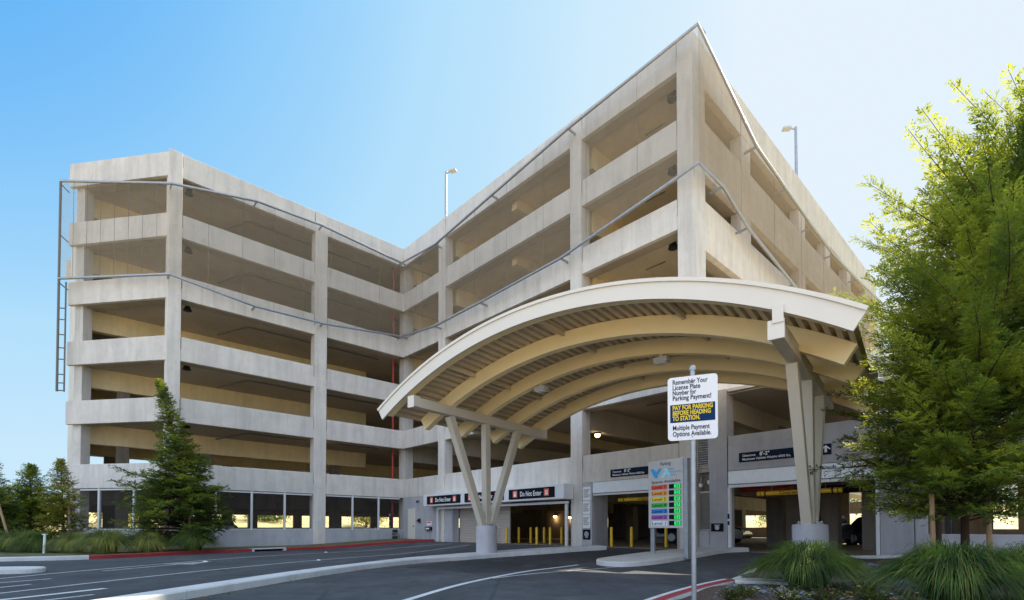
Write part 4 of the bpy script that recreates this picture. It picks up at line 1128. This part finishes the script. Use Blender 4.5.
def conifer(name, label, base, top, prof, h0, nbr, bl_step, leaf, mat, r0, asc=(.15,.6), droop=.25, seed=1, group=None, extra=(), inner=.0, spray=.42, clip=None):
    rg = random.Random(seed)
    base = Vector(base); top = Vector(top); H = top.z-base.z
    t = thing(name, label, 'tree', base, 0, group)
    def axis(h):
        l = (top-base)*h; return Vector((l.x*h, l.y*h, H*h))
    def rad_(h):
        for (a, ra), (b, rb) in zip(prof, prof[1:]):
            if a <= h <= b: return ra+(rb-ra)*(h-a)/(b-a)
        return prof[-1][1]
    tr = MB(); n = 12
    tr.tube([axis(k/n) + (Vector((rg.uniform(-.03,.03), rg.uniform(-.03,.03), 0)) if 0 < k < n else Vector((0,0,-.1 if k == 0 else 0))) for k in range(n+1)], [r0*(1-.93*(k/n)**.9)*(1.35 if k == 0 else 1) for k in range(n+1)], 9)
    vs = []; fs = []
    ll, lw = leaf
    def leaf_at(p, d, side):
        b = len(vs)
        m_ = p + d*(ll*.45); s_ = side*(lw*.5*d.length)
        e = p + d*ll
        vs.extend(((p.x,p.y,p.z),(m_.x+s_.x,m_.y+s_.y,m_.z+s_.z),(e.x,e.y,e.z),(m_.x-s_.x,m_.y-s_.y,m_.z-s_.z)))
        fs.append((b,b+1,b+2,b+3))
    jobs = []
    for i in range(nbr):
        u = (i+rg.random())/nbr
        h = h0 + (1-h0)*(u**.8)*.985
        r = rad_(h)*(rg.uniform(.6,1.35) if h > .5 else 1)*rg.choice((rg.uniform(.8,1.12), rg.uniform(.55,1.0), rg.uniform(.85,1.0)))
        az = i*2.39996 + rg.uniform(-.4,.4)
        jobs.append((h, r, az, None))
    for e in extra: jobs.append(e)
    for h, r, az, ov in jobs:
        if clip and ov is None and not clip(h, r, az, rg): continue
        a_ = (asc[0]+(asc[1]-asc[0])*h) + rg.uniform(-.15,.15); dr_ = droop*rg.uniform(.5,1.4)
        if h > .8: a_ += (h-.8)*6
        if ov is not None: a_, dr_ = ov
        d = Vector((math.cos(az), math.sin(az), 0)); st = axis(max(.02, h-.05*(1-h)))
        bend = rg.uniform(-.25,.25); sd_ = Vector((-d.y, d.x, 0))
        def bp_(s): return st + d*(r*s) + sd_*(bend*r*s*s) + Vector((0,0,r*(a_*s - dr_*s*s + .12*s**3)))
        nseg = 6
        tr.tube([bp_(k/nseg) for k in range(nseg+1)], [max(.004, r0*.28*(r/2.2+.15)*(1-.92*k/nseg)) for k in range(nseg+1)], 4, cap=False)
        nb = max(4, int(r/bl_step))
        for k in range(nb):
            s = .12+.88*(k+rg.random())/nb
            if s < inner and rg.random() < .6: continue
            p = bp_(s); f = (bp_(min(1,s+.02))-bp_(s-.02)).normalized()
            for sg in (-1, 1):
                L = (spray*r*(1.05-s)*.75 + spray*.33)*rg.uniform(.6,1.2)
                L = min(L, spray*1.9, r*.7+.03)
                roll = rg.uniform(-.7,.7)
                side = f.cross(Vector((0,0,1)));
                if side.length < .01: side = Vector((1,0,0))
                side.normalize(); up = side.cross(f)
                sv = side*math.cos(roll)*sg + up*math.sin(roll)
                an = rg.uniform(.55,1.0)
                bd = (f*math.cos(an) + sv*math.sin(an)).normalized()
                lf = ll*(.45+.55*min(1, r/1.1)); nl = max(3, int(L/(lf*.55)))
                nrm = bd.cross(up); 
                if nrm.length < .01: nrm = side.copy()
                nrm.normalize(); upv = nrm.cross(bd)
                for j in range(nl):
                    q = p + bd*(L*(j+.5)/nl) + Vector((0,0,-.10*L*((j+.5)/nl)**2))
                    for s2 in (-1, 1):
                        la = rg.uniform(.35,.85); rr = rg.uniform(-.9,.9)
                        dv = bd*math.cos(la) + (nrm*math.cos(rr)*s2 + upv*math.sin(rr))*math.sin(la)
                        sv2 = dv.cross(upv+nrm*rg.uniform(-.5,.5))
                        if sv2.length > .01: leaf_at(q, dv*(rg.uniform(.7,1.25)*lf/ll), sv2.normalized())
    MBl = MB(); MBl.v = vs; MBl.f = fs
    tr.build('trunk', M['bark'], t, smooth='all')
    MBl.build('crown', M[mat], t)
    return t
gA = 'young conifers at the left edge'
conifer('conifer', 'tall dark conifer with a sunlit pointed top standing before the left wing', (-15.2,23.6,.1), (-16.6,23.6,8.15),
        [(0,1.5),(.13,2.05),(.25,2.15),(.36,1.75),(.46,1.2),(.56,.85),(.75,.50),(.9,.22),(1,.02)], .13, 420, .115, (.15,.06), 'leaf_dark', .17, (.0,.45), .2, 3, None,
        extra=[(.40, 3.1, PI+.1, (.28,.1)), (.34, 3.0, PI+.3, (.25,.12)), (.37, 2.7, PI-.2, (.22,.1)), (.28, 2.9, PI+.05, (.1,.15)), (.2, 2.8, PI+.25, (.05,.15)), (.2, 2.2, -.3, (.1,.2))], inner=.35, spray=.5)
conifer('conifer', 'small yellow green conifer by the left end corner of the garage', (-19.9,22.5,.1), (-20.1,22.5,4.15),
        [(0,.6),(.2,1.05),(.5,.8),(.8,.38),(1,.06)], .15, 200, .09, (.12,.05), 'leaf_mid', .07, (.1,.5), .15, 5, gA, spray=.36)
conifer('conifer', 'dark spreading conifer behind the small yellow green one', (-25.3,26.6,.1), (-25.3,26.6,4.45),
        [(0,1.0),(.2,1.75),(.5,1.2),(.8,.5),(1,.06)], .12, 220, .12, (.15,.06), 'leaf_dark', .09, (.15,.5), .2, 6, gA, spray=.45)
conifer('conifer', 'dark conifer cut off by the left edge of the picture', (-24.4,23.6,.1), (-24.4,23.6,4.4),
        [(0,1.0),(.2,1.4),(.5,1.1),(.8,.5),(1,.06)], .12, 220, .12, (.15,.06), 'leaf_dark', .09, (.15,.5), .2, 7, gA, spray=.45)
# the large feathery tree on the right; branches reaching up and out against the sky
ext = [(.50, 2.55, PI+.05, (.55,.12)), (.58, 2.45, PI-.1, (.75,.10)), (.65, 2.45, PI+.15, (.85,.10)), (.72, 2.2, PI+.0, (1.0,.1)), (.78, 2.0, PI-.2, (1.1,.12)), (.85, 1.7, PI+.1, (1.2,.1)), (.44, 2.3, PI+.25, (.35,.12)),
       (.20, 1.75, PI+.3, (-.1,.12)), (.21, 1.75, PI-.3, (-.08,.12)), (.20, 1.7, PI+.8, (-.08,.12)), (.19, 1.6, PI+1.3, (-.08,.12)), (.24, 1.9, PI+.55, (-.05,.1)), (.26, 2.0, PI+.95, (-.02,.1)), (.30, 2.1, PI+.6, (.05,.1)), (.36, 2.2, PI+.7, (.15,.1)), (.42, 2.2, PI+.9, (.2,.1)), (.23, 1.9, PI+.7, (.0,.1)), (.28, 1.9, PI+1.0, (.05,.1)), (.22, 1.9, PI+.15, (-.02,.1)), (.2, 1.8, PI-.1, (0,.12)), (.25, 2.0, PI+.45, (.0,.12)), (.40, 2.2, PI-.15, (.25,.12)), (.31, 2.1, PI-.05, (.1,.12)), (.34, 2.2, PI+.2, (.1,.12)), (.27, 2.1, PI+.05, (.02,.18)), (.54, 2.4, PI+.4, (.6,.12)), (.62, 2.3, PI-.35, (.8,.12)), (.70, 2.1, PI+.35, (.9,.12))]
conifer('cedar_tree', 'large feathery green conifer filling the right edge with sunlit yellow sprays', (8.55,9.6,.15), (10.9,9.6,9.1),
        [(0,1.3),(.16,1.7),(.3,1.85),(.5,1.95),(.7,1.8),(.85,1.3),(1,.3)], .165, 580, .056, (.075,.026), 'leaf_big', .075, (.12,.85), .14, 9, None, extra=ext, inner=.3, spray=.36)
conifer('cedar_tree', 'dark shaded conifer standing close behind the big feathery tree', (9.7,11.6,.2), (10.0,11.7,6.8),
        [(0,1.5),(.2,2.2),(.5,1.8),(.8,.9),(1,.1)], .31, 220, .10, (.10,.035), 'leaf_dark', .10, (.1,.5), .15, 10, None, extra=[(.40,2.7,PI-.1,(.05,.2)), (.36,2.6,PI+.12,(.0,.15)), (.45,2.5,PI+.25,(.1,.2))], inner=.3, spray=.4)

def stake(name_, p0, p1, r, label, group, cat='stake', mat='wood'):
    t = thing('tree_stake', label, cat, p0, 0, group)
    d = Vector(p1)-Vector(p0)
    MB().tube([(0,0,-.1), d], r, 8).build('post', M[mat], t, smooth=True)
    MB().lathe([(r*1.02,d.z-.02),(r*1.1,d.z+.01),(r*.7,d.z+.03)], 8, (d.x,d.y,0)).build('cap', M[mat], t)
gs = 'wooden stakes supporting the young trees'
stake('s', (-14.6,23.2,.1), (-15.0,23.5,2.1), .05, 'leaning wooden stake right of the tall conifer trunk', gs)
stake('s', (-15.9,22.9,.1), (-15.75,23.3,2.3), .05, 'wooden stake left of the tall conifer trunk', gs)
stake('s', (-19.45,22.3,.1), (-19.5,22.3,2.3), .045, 'upright wooden stake right of the small yellow green conifer', gs)
stake('s', (-22.2,22.6,.1), (-23.1,22.8,2.2), .05, 'pale wooden stake leaning left at the left edge', gs)
stake('s', (7.65,9.2,.15), (7.62,9.2,1.75), .04, 'pale wooden stake left of the big feathery tree trunk', gs)
stake('s', (8.62,9.15,.15), (8.6,9.15,1.75), .045, 'brown wooden stake right of the big feathery tree trunk', gs)
t = thing('marker_post', 'white marker post with flat cap among the left grass clumps', 'post', (-19.0,20.6,.1), 0)
MB().tube([(0,0,-.1),(.03,0,.78)], .045, 8).build('post', M['letterwhite'], t, smooth=True); MB().box(-.05,.11,-.05,.05,.78,.81).build('cap', M['letterwhite'], t)

def grass_clump(loc, R, H, n, w, mat, label, group, seed, arch=1.0, cat='ornamental grass'):
    rg = random.Random(seed); vs = []; fs = []
    for i in range(n):
        az = rg.uniform(0, 2*PI); br = R*.28*math.sqrt(rg.random()); 
        b0 = Vector((br*math.cos(az), br*math.sin(az), 0)); az2 = az + rg.uniform(-.6,.6)
        d = Vector((math.cos(az2), math.sin(az2), 0)); sd_ = Vector((-d.y, d.x, 0))
        e = rg.random()
        out = R*(.18+.85*e)*rg.uniform(.75,1.12); hh = H*rg.uniform(.72,1.08)*(1-.12*e)
        ns = 6; b = len(vs); tw = rg.uniform(-.6,.6)
        for k in range(ns+1):
            s = k/ns
            p = b0 + d*(out*(s**1.15)) + Vector((0,0, hh*((2.6-.15*e)*s - (1.7+.72*e*arch)*s*s))) + sd_*(tw*.12*s*s)
            p.z = max(p.z, .015)
            ww = w*.5*(1-.85*s**1.5)
            sv = (sd_*math.cos(tw) + Vector((0,0,1))*math.sin(tw))*ww
            vs += [tuple(p-sv), tuple(p+sv)]
        for k in range(ns): fs.append((b+2*k, b+2*k+1, b+2*k+3, b+2*k+2))
    mb = MB(); mb.v = vs; mb.f = fs
    o_ = mb.build('fountain_grass', M[mat], None); o_.location = loc
    return tag(o_, label, cat, group)
gl_ = 'fountain grass clumps below the left wing'
for k, (x, y, R, H, mt, lb) in enumerate((
    (-16.5,20.6,1.0,.85,'blade_pale','broad pale yellow green grass clump nearest the kerb end'), (-15.5,21.6,.75,.75,'blade_pale','pale rounded grass clump left of the tall conifer trunk'),
    (-14.2,22.6,.85,.85,'blade','dark green grass clump right of the tall conifer trunk'), (-18.3,21.2,.8,.75,'blade_pale','grass clump just right of the white marker post'),
    (-20.0,21.4,.8,.75,'blade','green grass clump left of the white marker post'), (-21.3,22.0,.85,.8,'blade_pale','pale grass clump below the small yellow green conifer'),
    (-22.8,22.4,.85,.8,'blade','green grass clump at the foot of the leaning stake'), (-24.2,21.8,.85,.8,'blade','leftmost grass clump at the left edge'),
    (-16.6,23.4,.85,.9,'blade','dark grass clump behind the tall conifer by the low wall'))):
    grass_clump((x,y,.12), R*1.25, H*1.2, 2300, .017, mt, lb, gl_, 40+k, 1.0)
for k, (x, y, R, H, n, lb) in enumerate((
    (5.2,8.95,1.0,.80,3400,'big dark green fountain grass mound in front of the right pedestal'),
    (6.15,7.05,1.05,.84,3600,'large arching grass clump in front of the big tree trunk'),
    (7.3,6.9,1.1,.82,3200,'arching grass clump at the lower right corner, right of the large one'))):
    grass_clump((x,y,.13), R, H, n, .015, 'blade', lb, 'fountain grass clumps in the right planter', 60+k, 1.0)

def small_plant(loc, R, H, n, seed, label, flowers, group):
    rg = random.Random(seed); t = thing('flowering_plant', label, 'plant', loc, 0, group)
    vs = []; fs = []; st = MB(); fl = MB()
    for i in range(n):
        az = rg.uniform(0,2*PI); r = R*math.sqrt(rg.random()); h = H*(1-.5*(r/R)**2)*rg.uniform(.5,1.1)
        tip = Vector((r*math.cos(az), r*math.sin(az), h))
        st.tube([(tip.x*.2,tip.y*.2,0), tip*.6, tip], .004, 3, cap=False)
        for k in range(9):
            p = tip*(.35+.65*k/8); a = rg.uniform(0,2*PI); d = Vector((math.cos(a), math.sin(a), rg.uniform(-.2,.8))).normalized()
            s_ = d.cross(Vector((0,0,1))).normalized(); l = rg.uniform(.035,.06); b = len(vs)
            vs += [tuple(p), tuple(p+d*l*.5+s_*l*.2), tuple(p+d*l), tuple(p+d*l*.5-s_*l*.2)]; fs.append((b,b+1,b+2,b+3))
        if i < flowers:
            for k in range(6):
                a = k*PI/3; c = tip+Vector((0,0,.02)); rr = .022
                fl.add([c, c+Vector((rr*math.cos(a), rr*math.sin(a), .008)), c+Vector((rr*math.cos(a+.9), rr*math.sin(a+.9), .008))], [(0,1,2)])
    st.build('stems', M['bark'], t); mb = MB(); mb.v = vs; mb.f = fs; mb.build('leaves', M['flowerleaf'], t)
    if flowers: fl.build('petals', M['flower' if seed % 2 else 'flowerpink'], t)
gp_ = 'low flowering plants along the front of the right planter'
for k, (x, y, R, H, lb) in enumerate(((3.05,7.0,.22,.26,'leafy low plant just right of the sign pole'), (3.85,7.1,.34,.24,'wide low plant with yellow green leaves at the bottom edge, left of the grass mound'), (4.35,7.0,.28,.24,'low flowering plant below the grass mound'),
    (4.85,6.9,.26,.22,'low plant with small blooms below the right part of the grass mound'), (5.0,6.3,.26,.22,'low plant between the two big grass clumps at the bottom edge'), (3.5,7.6,.2,.2,'small green plant behind the red kerb'), (5.25,7.5,.18,.26,'thin upright plant right of the grass mound'))):
    small_plant((x,y,.12), R, H, 60, 80+k, lb, 7, gp_)

# cobbles in the dry swale
M['rock'] = concrete('cobble', (.17,.19,.22), .7, 0, .7, .25)
def rock(x, y, s, seed, label, group):
    bm = bmesh.new(); bmesh.ops.create_icosphere(bm, subdivisions=2, radius=1)
    rg = random.Random(seed); ax = [Vector((rg.gauss(0,1), rg.gauss(0,1), rg.gauss(0,1))).normalized() for _ in range(7)]
    for v_ in bm.verts:
        f = 1
        for a in ax:
            dp = v_.co.dot(a)
            if dp > .62: f = min(f, .62/dp + .06)
        v_.co = v_.co*f; v_.co.x *= 1.15; v_.co.y *= .9; v_.co.z *= .6
    me = bpy.data.meshes.new('cobble'); bm.to_mesh(me); bm.free()
    me.polygons.foreach_set('use_smooth', [True]*len(me.polygons)); me.set_sharp_from_angle(angle=rad(30)); me.materials.append(M['rock'])
    o_ = bpy.data.objects.new('cobble', me); COL.objects.link(o_); o_.scale = (s,s,s); o_.rotation_euler = (0,0,rg.uniform(0,6)); o_.location = (x,y,gz(x,y)+.12+hump(x,y)+s*.2)
    tag(o_, label, 'rock', group)
rg = random.Random(77)
for k in range(46):
    s_ = rg.random(); x = 5.6+2.9*s_+rg.gauss(0,.32); y = 7.4+4.4*s_+rg.gauss(0,.4)
    rock(x, y, rg.choice((.06,.08,.10,.13,.17)), k, 'grey cobble lying in the dry stone swale between the two big grass mounds', 'cobbles in the swale')
for k in range(26):
    x = rg.uniform(3.6,5.0); y = rg.uniform(7.2,8.4)
    rock(x, y, rg.choice((.03,.045,.06,.09)), 200+k, 'pale stone lying on the mulch behind the concrete kerb block', 'stones behind the kerb block')
# gravel: too many to count
mb = MB(); rg = random.Random(4)
for k in range(5200):
    x = rg.uniform(2.6,9.5); y = rg.uniform(6.2,12.4)
    if x < 2.2 + (y-6.4)*.62: continue
    s_ = rg.uniform(.008,.026); z = gz(x,y)+.10+hump(x,y)
    a = rg.uniform(0,6.3); c_, sn = math.cos(a)*s_, math.sin(a)*s_
    mb.add([(x+c_,y+sn,z),(x-sn,y+c_,z),(x-c_,y-sn,z),(x+sn,y-c_,z),(x,y,z+s_*.8)], [(0,1,4),(1,2,4),(2,3,4),(3,0,4)])
o_ = mb.build('gravel', M['rock'], None, kind='stuff')
# fallen leaves along the median and by the red kerb
M['litter'] = leafmat('fallen_leaf', (.16,.07,.02), (.28,.13,.04), (.40,.24,.08), .2)
mb = MB()
for k in range(420):
    i = rg.randrange(len(mp)); p = mp[i]; n_ = normals(mp)[i]; off = -wl[i]-.02-abs(rg.gauss(0,.10))
    if rg.random() < .5:
        i = rg.randrange(len(kp)); p = kp[i]; n_ = normals(kp)[i]; off = -.02-abs(rg.gauss(0,.15)) if rg.random() < .4 else .25+rg.random()*1.2
    q = p + n_*off + Vector((rg.uniform(-.4,.4), rg.uniform(-.4,.4), 0))*.5
    z = gz(q.x,q.y)+.012 + (.12 if off > .2 else 0); a = rg.uniform(0,6.3); s_ = rg.uniform(.02,.045); c_, sn = math.cos(a)*s_, math.sin(a)*s_
    mb.add([(q.x+c_,q.y+sn,z),(q.x-sn*.5,q.y+c_*.5,z+.008),(q.x-c_,q.y-sn,z),(q.x+sn*.5,q.y-c_*.5,z+.012)], [(0,1,2,3)])
mb.build('fallen_leaves', M['litter'], None, kind='stuff')
# trees far beyond, behind the left conifers and behind the garage
def far_tree(x, y, h, r, seed, label, group):
    rg2 = random.Random(seed); t = thing('far_tree', label, 'tree', (x,y,-.1), 0, group)
    MB().tube([(0,0,0),(.1,0,h*.35),(0,.1,h*.7)], [.22,.16,.05], 7).build('trunk', M['bark'], t)
    mb2 = MB()
    cl = [(rg2.gauss(0,r*.45), rg2.gauss(0,r*.45), h*rg2.uniform(.35,.92)) for _ in range(16)]
    for cx, cy, cz in cl:
        for k in range(170):
            v_ = Vector((rg2.gauss(0,1), rg2.gauss(0,1), rg2.gauss(0,.8)))*(r*.24); d = Vector((rg2.gauss(0,1), rg2.gauss(0,1), rg2.gauss(0,1))).normalized(); e = d.orthogonal().normalized()
            p = Vector((cx,cy,cz))+v_; s_ = .16
            mb2.add([p-d*s_, p+e*s_*.5, p+d*s_, p-e*s_*.5], [(0,1,2,3)])
    mb2.build('crown', M['leaf_mid' if seed % 2 else 'leaf_dark'], t)
gf = 'trees far behind the garage'
far_tree(-47, 48, 4.6, 2.4, 1, 'distant tree seen between the two leftmost conifers', gf)
far_tree(-55, 46, 4.2, 2.4, 2, 'distant dark tree at the left edge behind the conifers', gf)
for k, (p, q) in enumerate(((-12,-34),(2,-36),(14,-33),(45,8),(44,18),(24,40),(26,31))):
    c = W(p, q); far_tree(c.x, c.y, 5.5, 2.6, 11+k, 'tree behind the garage seen through its ground floor openings', gf)
